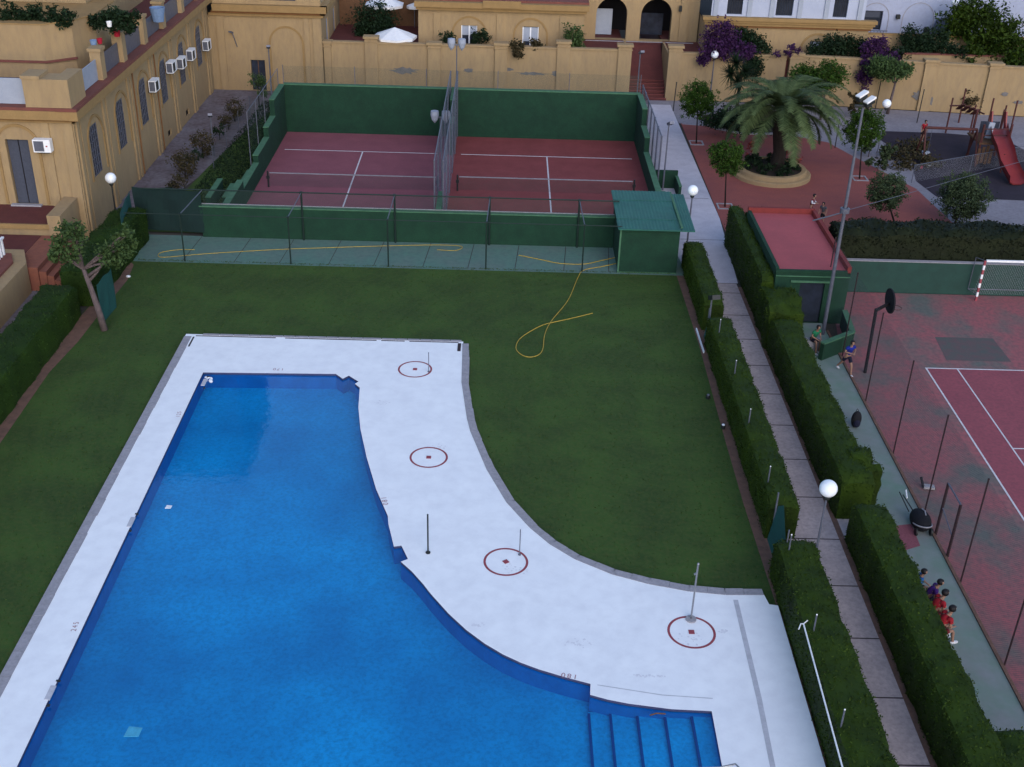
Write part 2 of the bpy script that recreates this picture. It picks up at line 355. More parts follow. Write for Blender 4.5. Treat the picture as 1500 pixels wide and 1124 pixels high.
def archpoly(cu,w,z0,zs,n=14): return [(cu-w,z0),(cu+w,z0)]+[(cu+w*math.cos(math.pi*k/n),zs+w*math.sin(math.pi*k/n)) for k in range(n+1)]
def structure(name,m,fn,**k): return T(name,m,None,fn,kind='structure',**k)
# ------------------------------------------------------------------ ground
DZ=.10
deck_out=[P(*q,DZ)[:2] for q in [(678,523),(677,560),(685,613),(690,632),(714,688),(743,736),(777,773),(806,797),(843,819),(897,841),(950,855),(1010,866),(1063,871),(1119,871)]]
DL=-13.35
deck=[(DL,44.45),(-1.5,44.4)]+deck_out+[(8.42,27.55),(8.68,27.5),(8.6,10),(DL,10)]
deck=[(float(a),float(b)) for a,b in deck]
pool=[P(*q,DZ)[:2] for q in [(297,545),(492,548),(502,555),(511,550.5),(525,559),(520,562.5),(527,568),(525,597),(528,629),(537,670),(551,717),(568,756),(569,768),(577,801),(588,799.5),(597.5,819),(587,823),(603,837),(620,856),(630,869),(657,899),(683,923),(710,943),(737,959),(763,971),(790,981),(827,992),(865,1002),(864.5,1018),(890,1025),(921,1031),(983,1039),(1042.5,1042),(1058,1124)]]
pool=[(float(a),float(b)) for a,b in pool]; pool[0]=(-11.85,41.1)
pool+=[(5.9,13.0),(-11.7,13.0)]
structure('ground','earth',lambda b:b.prism([(-400,-200),(400,-200),(400,600),(-400,600)],None,-.03,[deck]))
structure('lawn','grass',lambda b:b.prism([(-18.2,52.3),(-18.45,45),(-18.4,8),(8.95,8),(8.95,52.3)],None,0,[deck]))
structure('soil_strip','soil',lambda b:(b.prism([(8.62,52.2),(8.70,45),(8.60,37),(8.58,33),(8.66,27.6),(9.3,27.6),(9.3,52.2)],None,.006),b.prism([(8.7,27.5),(9.1,27.5),(9.0,8),(8.6,8)],None,.006),b.prism([P(196,388)[:2],P(187,410)[:2],P(139,469)[:2],P(115,500)[:2],P(72,546)[:2],P(0,650)[:2],(-17.9,24),(-18.5,24),(-18.5,36),(-18.45,45),(-18.0,52.2)],None,.006)))
pd=structure('pool_deck','deck_white',lambda b:(b.prism(deck,None,DZ,[pool]),b.add([(x,y,z) for x,y in deck for z in(-.2,DZ)],[(2*i,2*i+1,2*((i+1)%len(deck))+1,2*((i+1)%len(deck))) for i in range(len(deck))])))
# grass tufts leaning over the deck edge and a fuzzy lawn surface
def lawn_blades():
    n=26000; C=np.stack([RNG.uniform(-17.4,8.6,n),RNG.uniform(20,52.3,n),np.full(n,.02)],1)
    from mathutils import Vector as V_
    def inside(p):
        c=False; j=len(deck)-1
        for i in range(len(deck)):
            a,b=deck[i],deck[j]
            if (a[1]>p[1])!=(b[1]>p[1]) and p[0]<(b[0]-a[0])*(p[1]-a[1])/(b[1]-a[1])+a[0]: c=not c
            j=i
        return c
    C=C[[not inside(p) for p in C]]
    E=[]
    edge=deck[1:-4]
    for i in range(len(edge)-1):
        a,b=np.array(edge[i]),np.array(edge[i+1]); L=np.linalg.norm(b-a); k=int(L*45); t=RNG.uniform(0,1,k)[:,None]; nrm=np.array([-(b-a)[1],(b-a)[0]])/L
        q=a+(b-a)*t+nrm*(RNG.normal(size=(k,1))*.03+.04)*(1)
        E.append(np.hstack([q,np.full((k,1),.07)]))
    for a,b in(((-13.37,44.4),(-13.37,18)),((-13.35,44.5),(-1.5,44.45)),((-17.6,52.3),(8.6,52.3))):
        a=np.array(a);b=np.array(b);k=int(np.linalg.norm(b-a)*45); q=a+(b-a)*RNG.uniform(0,1,k)[:,None]+RNG.normal(size=(k,2))*.04; E.append(np.hstack([q,np.full((k,1),.06)]))
    C=np.vstack([C]+E); V,m=leaves(C,.032,.4,0.0); return quads_np('grass_tufts',V,m,['grass_blade'],kind='stuff',label='short grass blades over the lawn and along the white deck edge',cat='grass')
lawn_blades()
# kerb round the deck: stone strip with dark gaps
def kerb(b):
    pts=[(DL-.02,20.0+.0)]; 
    line=[(DL,10.),(DL,44.45)]
    y=10
    while y<44.2:
        L=random.uniform(.7,1.1); b.box(DL-.02,DL+.30+random.uniform(-.015,.015),y,min(y+L-.012,44.3),DZ-.06,DZ+.012+random.uniform(-.004,.004)); y+=L
    x=DL
    while x<-1.65:
        L=random.uniform(.45,.8)
        if random.random()<.85: b.box(x,min(x+L-.03,-1.55),44.36,44.50,DZ-.08,DZ+.02)
        x+=L
    pl=[(-1.5,44.2)]+deck_out
    for i in range(len(pl)-1):
        a=Vector((*pl[i][:2],0)); c=Vector((*pl[i+1][:2],0)); L=(c-a).length; n=max(1,round(L/.7)); d=(c-a)/n; nn=Vector((d.y,-d.x,0)).normalized()
        for k in range(n):
            p=a+d*k; q=a+d*(k+.985); w=.26+random.uniform(-.02,.02)
            o1=-nn*.03; b.add([(v.x,v.y,z) for z in(DZ-.05,DZ+.012) for v in(p-nn*-.03,q-nn*-.03,q+nn*w*-1+nn*0,p-nn*w)] ,[(3,2,1,0),(4,5,6,7),(0,1,5,4),(1,2,6,5),(2,3,7,6),(3,0,4,7)])
kb=structure('deck_kerb','kerb_stone',kerb)
structure('kerb_gap','groove',lambda b:[b.box(a,c,44.26,44.33,DZ,DZ+.004) for a,c in((-12.9,-9.5),(-9.1,-5.2),(-5.0,-4.0),(-3.8,-1.7))]+[b.box(-1.72,-1.58,43.5,44.2,DZ,DZ+.02),b.box(-13.0,-12.93,43.3,44.2,DZ,DZ+.004)])
# joints and drains painted into the deck
structure('deck_joint','joint',lambda b:(b.prism([P(*q,DZ)[:2] for q in((1074,879),(1081,879),(1116,1024),(1136,1124),(1128,1124),(1108,1024))],None,DZ+.004),[b.prism([P(*q,DZ)[:2] for q in L],None,DZ+.003) for L in (((875,1003),(875,1004.2),(970,1019),(1044,1024),(1044,1022.8),(970,1017.8)),)]))
def stain(b):
    for px,py,rx,ry in((845,942,.42,.22),(750,835,.5,.3),(1012,936,.4,.3),(700,915,.2,.1),(640,655,.35,.2),(560,590,.3,.15),(1060,925,.16,.1),(950,990,.5,.08)):
        c=P(px,py,DZ); ph=px*.37
        for k in range(26):
            a=random.uniform(0,6.28); q=random.random()**.6; r=random.uniform(.012,.045); x=c[0]+rx*q*math.cos(a); y=c[1]+ry*q*math.sin(a)
            b.prism([(x+r*math.cos(t*1.05+ph)*random.uniform(.6,1.3),y+r*math.sin(t*1.05+ph)*random.uniform(.6,1.2)) for t in range(6)],None,DZ+.0015+.0001*k)
mat('grime',(.60,.60,.64),(.66,.66,.70),9,.9,None,20,.1); structure('deck_stain','grime',stain)
# pool basin
PF=-.60
def basin(b):
    n=len(pool)
    b.add([(x,y,z) for x,y in pool for z in(PF,-.001)],[(2*i,2*i+1,2*((i+1)%n)+1,2*((i+1)%n)) for i in range(n)])
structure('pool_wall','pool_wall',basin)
structure('pool_lip_shade','pool_lip_shade',lambda b:b.add([(x,y,z) for x,y in pool for z in(.0,DZ)],[(2*i,2*i+1,2*((i+1)%len(pool))+1,2*((i+1)%len(pool))) for i in range(len(pool))]))  # coping shade painted as a dark band above the waterline
structure('pool_floor','pool_tile',lambda b:b.prism([(-12.2,41.8),(6.6,41.8),(6.6,12.8),(-12.2,12.8)],None,PF))
sx=[P(864,1075,-.49)[0],P(896,1075,-.40)[0],P(936,1075,-.31)[0],P(977,1075,-.22)[0],P(1017,1075,-.13)[0],6.02]
stp=empty('pool_steps',(4.5,18,PF),'broad blue tiled steps going down into the water in the pool corner','steps')
for i in range(5):
    z=(-.49,-.40,-.31,-.22,-.13)[i]
    T('step','pool_tile',stp,lambda b:b.box(sx[i],sx[i+1],13.1,P(900+i*35,1050,z)[1]+.15,PF,z))
    T('nosing','step_edge',stp,lambda b:b.box(sx[i]-.015,sx[i]+.05,13.1,P(900+i*35,1050,z)[1]+.1,z-.07,z+.006))
wm=bpy.data.materials.new('water'); wm.use_nodes=True; MATS['water']=wm
n=wm.node_tree.nodes; l=wm.node_tree.links; n.remove(n['Principled BSDF'])
tr=n.new('ShaderNodeBsdfTransparent'); tr.inputs[0].default_value=(.25,.93,1,1)
gl=n.new('ShaderNodeBsdfGlossy'); gl.inputs['Roughness'].default_value=.04; 
def _m(op,a,bb=None,clamp=False):
    k=n.new('ShaderNodeMath'); k.operation=op; k.use_clamp=clamp
    for i,v in enumerate((a,bb)):
        if v is None: continue
        if isinstance(v,(int,float)): k.inputs[i].default_value=v
        else: l.new(v,k.inputs[i])
    return k.outputs[0]
gg=n.new('ShaderNodeNewGeometry'); dt=n.new('ShaderNodeVectorMath'); dt.operation='DOT_PRODUCT'; l.new(gg.outputs['Incoming'],dt.inputs[0]); l.new(gg.outputs['Normal'],dt.inputs[1])
fres=_m('ADD',_m('MULTIPLY',_m('POWER',_m('SUBTRACT',1.0,_m('ABSOLUTE',dt.outputs['Value'])),4.0),.95),.055,True)
tx=n.new('ShaderNodeTexNoise'); tx.inputs['Scale'].default_value=2.6; tx.inputs['Detail'].default_value=4; bp=n.new('ShaderNodeBump'); bp.inputs['Strength'].default_value=.05; bp.inputs['Distance'].default_value=.05
g=n.new('ShaderNodeNewGeometry'); l.new(g.outputs['Position'],tx.inputs['Vector']); l.new(tx.outputs[0],bp.inputs['Height']); l.new(bp.outputs[0],gl.inputs['Normal'])
mx=n.new('ShaderNodeMixShader'); l.new(fres,mx.inputs[0]); l.new(tr.outputs[0],mx.inputs[1]); l.new(gl.outputs[0],mx.inputs[2]); l.new(mx.outputs[0],n['Material Output'].inputs[0])
structure('water','water',lambda b:b.prism(pool,None,.02))
# depth numerals
def text(s,px,py,rot,size=.3,z=DZ+.006,label=None,name='depth_number'):
    cu=bpy.data.curves.new('t','FONT'); cu.body=s; cu.size=size; cu.space_character=1.35; cu.align_x='CENTER'; cu.align_y='CENTER'
    to=bpy.data.objects.new('t',cu); COL.objects.link(to); dg=bpy.context.evaluated_depsgraph_get(); me=bpy.data.meshes.new_from_object(to.evaluated_get(dg)); COL.objects.unlink(to)
    bpy.data.objects.remove(to)
    o=bpy.data.objects.new(name,me); COL.objects.link(o); me.materials.clear(); me.materials.append(MATS['text_red']); o.location=P(px,py,z); o.rotation_euler=(0,0,rot); return tag(o,label,'marking')
text('180',834,990,math.pi-.18,.25,label='small red 180 painted on the white deck edge near the pool steps')
text('180',563,734,rad(-75),.26,label='faded red 180 painted on the curved pool edge midway along')
text('125',262,607,rad(95),.22,label='faded red 125 painted on the left pool edge at the far end')
text('245',110,918,rad(95),.22,label='red 245 painted on the left pool edge nearest the camera')
text('170',408,541,math.pi,.24,label='faint red 170 painted on the far pool edge')
# painted shower rings
for (px,py),r,lb in (((608,541),.70,'farthest'),((628,670),.69,'second farthest'),((741,823),.71,'second nearest'),((1013,926),.71,'nearest')):
    c=P(px,py,DZ+.004); e=empty('shower_ring',c,f'thin red ring painted on white deck around a red drain, {lb} of the four','painted ring','red rings painted on the pool deck')
    T('ring','ring_red',e,lambda b:b.prism([(c[0]+r*math.cos(a*.131),c[1]+r*math.sin(a*.131)) for a in range(48)],None,c[2],[[(c[0]+(r-.075)*math.cos(a*.131),c[1]+(r-.075)*math.sin(a*.131)) for a in range(48)]]))
    T('drain','ring_red',e,lambda b:b.prism([(c[0]+.12*math.cos(a),c[1]+.12*math.sin(a)) for a in((.785+(.6 if px==741 else 0)+k*1.5708) for k in range(4))],DZ+.001,DZ+.014))
def pole(name,pb,h,r,m,label,cat,z=DZ,top=None,lean=(0,0)):
    c=P(*pb,z); e=empty(name,c,label,cat)
    T('shaft',m,e,lambda b:b.tube([c,(c[0]+lean[0],c[1]+lean[1],c[2]+h)],r,8))
    T('base_flange',m,e,lambda b:b.lathe(c,[(r*3,0),(r*3,.03),(r*.9,.05)],12))
    return e,c
pole('shower_pole',(628,545),.9,.016,'grey_metal','thin grey pole standing in the farthest red deck ring','pole')
pole('shower_pole',(627,810),1.5,.026,'dark_metal','dark bare pole on white deck beside a notch of the pool','pole')
pole('shower_pole',(761,813),1.0,.016,'grey_metal','thin grey pole standing in second nearest red deck ring','pole')
e,c=pole('shower',(1012,908),2.08,.028,'steel','tall steel shower on round foot in the nearest red deck ring','shower',lean=(-.0,0))
T('foot','kerb_stone',e,lambda b:b.lathe(c,[(0.001,.05),(.16,.05),(.16,0)],16)); T('shower_head','steel',e,lambda b:(b.tube([(c[0],c[1],c[2]+1.75),(c[0]-.08,c[1],c[2]+1.7)],.035,6),b.ball((c[0],c[1],c[2]+2.08),.04)))
# pool hardware
for (px,py),lb in(((193,765),'midway along the left pool edge'),((75,1015),'nearest the camera on left pool edge'),((300,560),'by the far left pool corner')):
    c=P(px,py,DZ); e=empty('skimmer_lid',(c[0],c[1],DZ),f'pale rectangular skimmer lid {lb}','skimmer lid','pool skimmer lids')
    T('lid','joint',e,lambda b:b.box(c[0]-.10,c[0]+.05,c[1]-.26,c[1]+.26,DZ-.02,DZ+.012)); T('clip','dark_metal',e,lambda b:(b.box(c[0]+.05,c[0]+.12,c[1]-.5,c[1]-.42,DZ-.02,DZ+.016),b.box(c[0]-.02,c[0]+.09,c[1]+.42,c[1]+.48,DZ-.02,DZ+.016)))
def float_sheet(px,py,s,m,label):
    c=P(px,py,.03); b=MB(); b.prism([(c[0]-s,c[1]-s*.8),(c[0]+s*.9,c[1]-s*.7),(c[0]+s,c[1]+s*.8),(c[0]-s*.8,c[1]+s)],0.025,.04); b.build('floating_tile',m,label=label,cat='float')
float_sheet(247,743,.10,'white_paint','small white square float on the water at left'); mat('pale_blue',(.10,.55,.85),None,5,.5)
float_sheet(195,1073,.20,'pale_blue','pale blue square sheet in the near left water')
def foam(b):
    c=P(303,555,.03)
    for k in range(16): b.ball((c[0]+random.uniform(-.05,.35),c[1]+random.uniform(-.28,.1),.03+random.uniform(0,.05)),random.uniform(.03,.08),8,5,(1,1,.5))
T('water_inlet','white_paint',None,foam,label='white foaming water inlet in far left pool corner',cat='water inlet')
r1=P(1008,1124,-.2); r2=P(1045,1108,.75); r3=P(1070,1110,.8); r4=P(1073,1124,DZ)
e=empty('pool_handrail',(r4[0],r4[1]-.6,DZ),'bent steel handrail over the pool steps at the bottom edge','handrail')
T('rail','steel',e,lambda b:b.tube([(r1[0]-.5,r1[1]-.6,-.4),(r1[0],r1[1]-.4,.2),(5.75,P(1045,1108,.75)[1]-.35,.74),(6.15,20.6,.78),(6.32,20.4,.74),(6.36,20.3,.1)],.025,8))
T('flange','steel',e,lambda b:b.lathe((6.36,20.3,DZ),[(.07,0),(.07,.02),(.02,.03)],10))
T('fallen_branch','wood_brown',None,lambda b:b.tube([P(952,1048,.04),P(962,1045,.045),P(975,1046,.04)],.02,6),label='short brown stick floating above the pool steps',cat='stick')
# ------------------------------------------------------------------ hoses
def hose(pts,label,z=.02,r=.018):
    Q=[Vector(P(*p,z)) for p in pts]; out=[]
    for i in range(len(Q)-1):
        p0=Q[max(i-1,0)];p1=Q[i];p2=Q[i+1];p3=Q[min(i+2,len(Q)-1)]
        for k in range(5):
            t=k/5; out.append(.5*((2*p1)+(p2-p0)*t+(2*p0-5*p1+4*p2-p3)*t*t+(3*p1-p0-3*p2+p3)*t**3))
    out.append(Q[-1]); T('garden_hose','hose_yellow',None,lambda b:b.tube(out,r,6),label=label,cat='hose',group='yellow garden hoses')
hose([(903,386),(880,391),(855,396),(846,408),(832,440),(808,470),(798,490),(795,512),(787,521),(772,523),(759,516),(756,507),(763,495),(785,481),(803,474),(835,467),(868,459)],'yellow hose looped across the far lawn from the green hut')
hose([(903,377),(880,382),(855,387),(820,386),(795,381),(760,374)],'short end of yellow hose on concrete beside green hut',.03)
hose([(285,366),(262,366),(240,369),(232,373),(240,377),(300,372),(400,366),(480,363),(560,360.5),(640,359),(676,361),(668,367),(640,366)],'long straight yellow hose lying along the teal concrete walk',.03,.014)
# ------------------------------------------------------------------ paths, courts
structure('court_walk','teal_floor',lambda b:b.prism([(-19.3,55.6),(-17.8,52.2),(9.4,52.2),(9.4,55.6)],None,.004))
structure('walk_joint','groove',lambda b:[b.prism([(x,52.4),(x+.03,52.4),(x+.25,55.5),(x+.22,55.5)],None,.007) for x in(-15.5,-13,-10.8,-8.4,-6.2,-3.8,-1.6,.7,3.1,5.3)])
structure('path','path_slab',lambda b:b.prism([(9.75,8),(11.42,8),(11.42,51.4),(9.75,51.4)],None,.01))
structure('upper_path','path_plain',lambda b:b.prism([(9.2,51.4),(11.5,51.4),(11.95,60),(11.85,82.2),(8.9,82.2),(8.9,56)],None,.012))
structure('path_joint','groove',lambda b:[b.box(9.72,11.44,y-.022,y+.022,.011,.014) for y in [21.39+2.41*k for k in range(-4,13)]]+[b.box(9.3,11.8,y,y+.03,.012,.016) for y in(51.4,56.9,63.1)])
structure('path_spur','path_slab',lambda b:b.prism([(11.42,30.6),(12.9,31.0),(12.9,33.2),(11.42,32.8)],None,.006))
structure('verge','soil',lambda b:b.prism([(11.42,8),(11.62,8),(11.62,51),(11.42,51)],None,.016))
structure('court_strip','strip_concrete',lambda b:b.prism([(12.4,8),(14.68,8),(14.68,44.5),(14.6,47.3),(12.4,47.3)],None,.008))
structure('strip_patch','court_violet',lambda b:b.prism([P(*q)[:2] for q in((1309,771),(1335,768),(1348,800),(1322,808))],None,.012))
structure('sports_court','sport_mottle',lambda b:b.prism([(14.68,8),(36,8),(36,50.8),(15.6,50.8),(15.2,47),(14.68,44)],None,.006))
structure('tennis_surface','sport_red',lambda b:b.prism([(18.1,8),(36,8),(36,43.25),(18.1,43.25)],None,.010))
structure('court_patch','sport_patch',lambda b:b.prism([(19.2,44.0),(22.0,44.0),(22.0,46.2),(19.4,46.2)],None,.010))
structure('tennis_line','line_white',lambda b:[b.box(18.05,36,43.2,43.27,.011,.015),b.box(18.05,18.12,8,43.2,.011,.015),b.box(19.38,19.44,8,43.2,.011,.015),b.box(19.44,36,36.95,37.01,.011,.015)])
structure('strip_kerb','soil',lambda b:b.box(14.62,14.72,8,46.5,0,.06))
# padel courts
structure('padel_floor','court_violet',lambda b:b.prism([(-14.0,55.6),(-3.2,55.6),(-3.2,73.5),(-14.0,73.5)],None,.006))
structure('padel_floor_right','court_red',lambda b:b.prism([(-3.2,55.6),(8.7,55.6),(8.7,73.5),(-3.2,73.5)],None,.006))
structure('padel_line','line_white',lambda b:[b.box(-13.5,-4.0,69.82,69.9,.007,.012),b.box(-2.6,8.0,69.82,69.9,.007,.012),b.box(-8.72,-8.64,57,69.85,.007,.012),b.box(2.68,2.76,57,69.85,.007,.012),b.box(-13.5,-4.0,57,57.06,.007,.012),b.box(-2.6,8.0,57,57.06,.007,.012)])
w=empty('court_back_wall',(-2.6,73.7,0),'tall dark green wall closing the far end of both red courts','wall')
T('wall_face','green_wall',w,lambda b:b.box(-13.95,8.6,73.45,73.75,0,3.05)); T('cap','green_cap',w,lambda b:b.box(-14.0,8.65,73.42,73.78,3.052,3.12))
w=empty('court_front_wall',(-4,55.5,0),'long low green wall between the courts and the teal walk','wall')
T('wall_face','green_wall',w,lambda b:b.box(-15.2,5.74,55.5,55.75,0,1.62)); T('cap','green_cap',w,lambda b:b.box(-15.25,5.74,55.47,55.78,1.622,1.68)); T('edge','kerb_stone',w,lambda b:b.box(-15.25,5.74,55.74,55.79,1.682,1.72))
def sidewall(x,steps,label,w_=.3):
    w=empty('court_side_wall',(x,64,0),label,'wall')
    for y0,y1,z in steps: T('wall_step','green_wall',w,lambda b:b.box(x-w_/2,x+w_/2,y0+.003,y1-.003,0,z)); T('cap','green_cap',w,lambda b:b.box(x-w_/2-.02,x+w_/2+.02,y0-.02,y1-.004,z+.001,z+.05))
sidewall(-14.1,[(69.9,73.45,3.05),(67.6,69.9,2.05),(64.2,67.6,1.45),(60,64.2,1.0),(55.8,60,1.45)],'stepped green side wall left of the left red court')
sidewall(8.6,[(70.2,73.45,3.05),(67.8,70.2,2.0),(55.8,67.8,1.1)],'stepped green side wall right of the right red court')
sidewall(-3.2,[(71.0,73.45,3.04),(69.6,71.0,2.0),(55.8,58.4,1.7)],'stepped green wall ends on the divider between both courts',.25)
for i,(a,c,z,lb) in enumerate((((366,250),(346,283),.9,'low green terrace wall nearest the left red court'),((340,270),(331,290),.7,'middle low green terrace wall left of the courts'),((324,263),(303,290),.8,'outermost low green terrace wall left of the courts'))):
    a=P(*a,z); c=P(*c,z); xx=(a[0]+c[0])/2
    w=empty('terrace_wall',(xx,(a[1]+c[1])/2,0),lb,'wall'); T('wall_face','green_wall',w,lambda b:b.box(xx-.13,xx+.13,min(a[1],c[1]),max(a[1],c[1]),0,z)); T('cap','green_cap',w,lambda b:b.box(xx-.15,xx+.15,min(a[1],c[1]),max(a[1],c[1])+.02,z+.001,z+.05))
w=empty('entrance_wall',(9.6,64.9,0),'low dark green wall screening the right court entrance','wall'); T('wall_face','green_wall',w,lambda b:b.box(8.85,10.15,64.7,64.9,0,1.05)); T('return_wall','green_wall',w,lambda b:b.box(10.0,10.15,62.9,64.69,0,.75)); T('cap','green_cap',w,lambda b:b.box(10.0,10.17,62.9,64.69,.751,.79))
for k,y in enumerate((60.2,61.2,62.2)): T('low_post','green_cap',None,lambda b:b.box(9.0,9.2,y,y+.5,0,.55),label=('nearest','middle','farthest')[k]+' of three short pale green blocks behind the hut',cat='block',group='short green blocks')
def net(x0,x1,y,label):
    e=empty('court_net',((x0+x1)/2,y,0),label,'net','court nets')
    T('mesh','wire_dark',e,lambda b:b.add([(x0,y,.08),(x1,y,.08),(x1,y,.84),(x0,y,.84)],[(0,1,2,3)]))
    T('band','net_tape',e,lambda b:b.box(x0+.1,x1-.1,y-.015,y+.015,.82,.88))
    for x in(x0,x1): T('post','dark_metal',e,lambda b:(b.tube([(x,y,0),(x,y,.95)],.05,8),b.box(x-.09,x+.09,y-.05,y+.05,.5,.66)))
net(-13.25,-3.65,63.1,'low net with white band across the left court'); net(-2.55,7.5,63.3,'low net with white band across the right court')
# ------------------------------------------------------------------ fences
def fence(name,a,b_,h,posts,label,wire='wire_grey',pm='grey_metal',z0=0,r=.03,rail=True,cat='fence',mesh=True,midrail=False):
    a=Vector((*a,0));b_=Vector((*b_,0)); e=empty(name,((a+b_)/2+Vector((0,0,z0))),label,cat)
    for t in posts:
        p=a.lerp(b_,t); T('post',pm,e,lambda m:(m.tube([(p.x,p.y,z0),(p.x,p.y,h)],r,8),m.ball((p.x,p.y,h),r*1.3,8,5)))
    if mesh: T('wire_mesh',wire,e,lambda m:m.add([(a.x,a.y,z0+.03),(b_.x,b_.y,z0+.03),(b_.x,b_.y,h-.03),(a.x,a.y,h-.03)],[(0,1,2,3)]))
    if rail: T('top_rail',pm,e,lambda m:m.tube([(a.x,a.y,h),(b_.x,b_.y,h)],r*.8,6))
    return e
fence('wire_fence',(-14.0,73.6),(8.6,73.6),4.25,[0,.2,.4,.6,.8,1],'thin wire fence standing on top of the tall green back wall','wire_dark',z0=3.13,r=.02,rail=False)
fence('divider_fence',(-3.42,56),(-3.42,73.4),4.2,[0,.2,.4,.6,.8,1],'grey wire divider fence on the side of the left court',r=.035)
fence('divider_fence',(-2.98,56),(-2.98,73.4),4.2,[0,.2,.4,.6,.8,1],'grey wire divider fence on the side of the right court',r=.035)
fence('wire_fence',(-14.35,64),(-14.35,73.6),4.0,[0,.25,.5,.75,1],'wire fence along left side of the left red court','wire_dark',r=.025,z0=0)
fence('wire_fence',(9.0,64.6),(9.0,75.5),3.1,[0,.17,.34,.5,.67,.84,1],'tall grey mesh fence between right court and the pale path',r=.05)
fence('wire_fence',(-17.0,66),(-17.0,80.5),1.3,[0,.25,.5,.75,1],'low thin wire fence beside the sloping grass bank','wire_dark',r=.02,rail=False)
# cage over the walk
e=empty('walk_cage',(-4,54,0),'dark green metal cage frame over the teal walk behind lawn','cage frame')
for x in(-15.35,-10.2,-5.45,-.7,4.0): T('post','black_green',e,lambda b:(b.tube([(x,52.35,0),(x,52.35,2.42)],.035,8),b.box(x-.06,x+.06,52.29,52.41,2.40,2.47)))
for x in(-10.05,-5.38,-.6,3.9): T('post','black_green',e,lambda b:(b.tube([(x,55.42,0),(x,55.42,2.55)],.05,8),b.box(x-.07,x+.07,55.35,55.49,2.5,2.6)))
T('top_rail','black_green',e,lambda b:b.tube([(-18.1,55.42,2.55),(5.9,55.42,2.55)],.035,6)); T('top_rail','black_green',e,lambda b:b.tube([(-18.0,52.35,2.42),(5.8,52.35,2.42)],.022,6))
for a,c in((-15.35,-15.0),(-10.2,-10.05),(-5.45,-5.38),(-.7,-.6),(4.0,3.9)): T('cross_bar','grey_metal',e,lambda b:b.tube([(a,52.35,2.42),(c,55.42,2.53)],.025,6))
T('wire_mesh','wire_dark',e,lambda b:b.add([(-15.0,55.40,1.7),(5.8,55.40,1.7),(5.8,55.40,2.55),(-15.0,55.40,2.55)],[(0,1,2,3)]))
def cloth(name,a,b_,z0,z1,m,label,amp=.06,parent=None):
    q=MB(); n=14; vs=[]
    for j in range(5):
        for i in range(n+1):
            t=i/n; x=a[0]+(b_[0]-a[0])*t; y=a[1]+(b_[1]-a[1])*t; d=amp*math.sin(t*13+j*.8)*math.sin(j*.8+.4); vs.append((x+d*.5,y+d,z0+(z1-z0)*j/4-(.05*math.sin(t*9) if j==4 else 0)))
    q.add(vs,[(j*(n+1)+i,j*(n+1)+i+1,(j+1)*(n+1)+i+1,(j+1)*(n+1)+i) for j in range(4) for i in range(n)])
    o=q.build(name,m,label=label,cat='screen cloth'); md=o.modifiers.new('t','SOLIDIFY'); md.thickness=.01; return o
cloth('screen_cloth',(-18.6,55.3),(-18.15,52.2),.05,2.45,'teal_cloth','teal cloth screen at left end of the caged walk')
cloth('screen_cloth',(-18.6,55.75),(-15.1,55.45),.25,2.5,'shade_cloth','dark shade cloth hanging at the left end of the courts wall')
cloth('screen_cloth',(-17.05,46.9),(-17.15,45.2),.1,1.95,'teal_cloth','teal cloth panel covering the hedge gap behind the lawn tree',.04)
for (yy0,yy1,zz,lb) in((42.3,45.6,1.4,'green netting gate in the hedge gap below dark lamp'),(28.9,30.9,1.9,'teal green netting gate in the near hedge gap by lawn')):
    g=empty('netting_gate',(9.05,(yy0+yy1)/2,0),lb,'gate'); T('panel','teal_cloth',g,lambda b:b.add([(9.0,yy0,.05),(9.0,yy1,.05),(9.12,yy1-.2,zz*.8),(9.15,(yy0+yy1)/2+.3,zz),(9.08,yy0,zz*.55)],[(0,1,2,3,4)])); T('post','grey_metal',g,lambda b:b.tube([(9.12,yy1,0),(9.12,yy1,zz)],.03,6)); T('post','grey_metal',g,lambda b:b.tube([(9.05,yy0,0),(9.05,yy0,zz)],.025,6))
# ------------------------------------------------------------------ hedges
hedge(9.0,9.88,46.3,53.4,1.45,'clipped hedge between lawn and path, farthest piece beside green hut')
hedge(8.95,9.90,31.0,44.9,1.45,'long clipped hedge between lawn and path, middle piece',xf=lambda y:.0)
hedge(8.74,9.95,8,29.2,1.45,'clipped hedge between white deck and path, nearest piece')
hedge(11.62,12.19,47.2,56.4,2.25,'clipped hedge between path and red roofed shed')
hedge(11.55,13.0,44.6,47.05,1.95,'short tall bushy hedge piece in front of the red roofed shed',amp=.12)
hedge(11.55,12.65,32.2,44.5,1.65,'long clipped hedge between path and court strip, far piece')
hedge(12.3,13.05,33.0,34.5,1.6,'rounded hedge lobe at the gap by the globe lamp',amp=.14)
hedge(11.6,12.62,19.4,31.0,1.65,'long clipped hedge between path and court strip, near piece')
hedge(12.4,13.4,18.6,21.4,1.5,'small rounded bush at the near end of the hedge by court strip',amp=.14,cat='bush')
hedge(15.9,36,51.25,53.1,2.95,'dark dense hedge behind the sports court wall','hedge_dark',dens=110,size=.07,amp=.09)
hedge(12.3,15.8,54.9,55.9,2.25,'hedge strip behind the red roofed shed facing plaza','hedge_leaf2',amp=.1)
hs=lambda y:(y-45)*-.035
hedge(-19.3,-17.95,47.1,54.9,1.85,'dark clipped hedge left of lawn, far piece by teal screen','hedge_leaf2',amp=.05,xf=lambda y:(y-50)*.03)
hedge(-19.75,-18.35,24,46.2,1.6,'broad dark clipped hedge left of lawn, near piece','hedge_leaf2',amp=.05,dens=130,xf=lambda y:0)
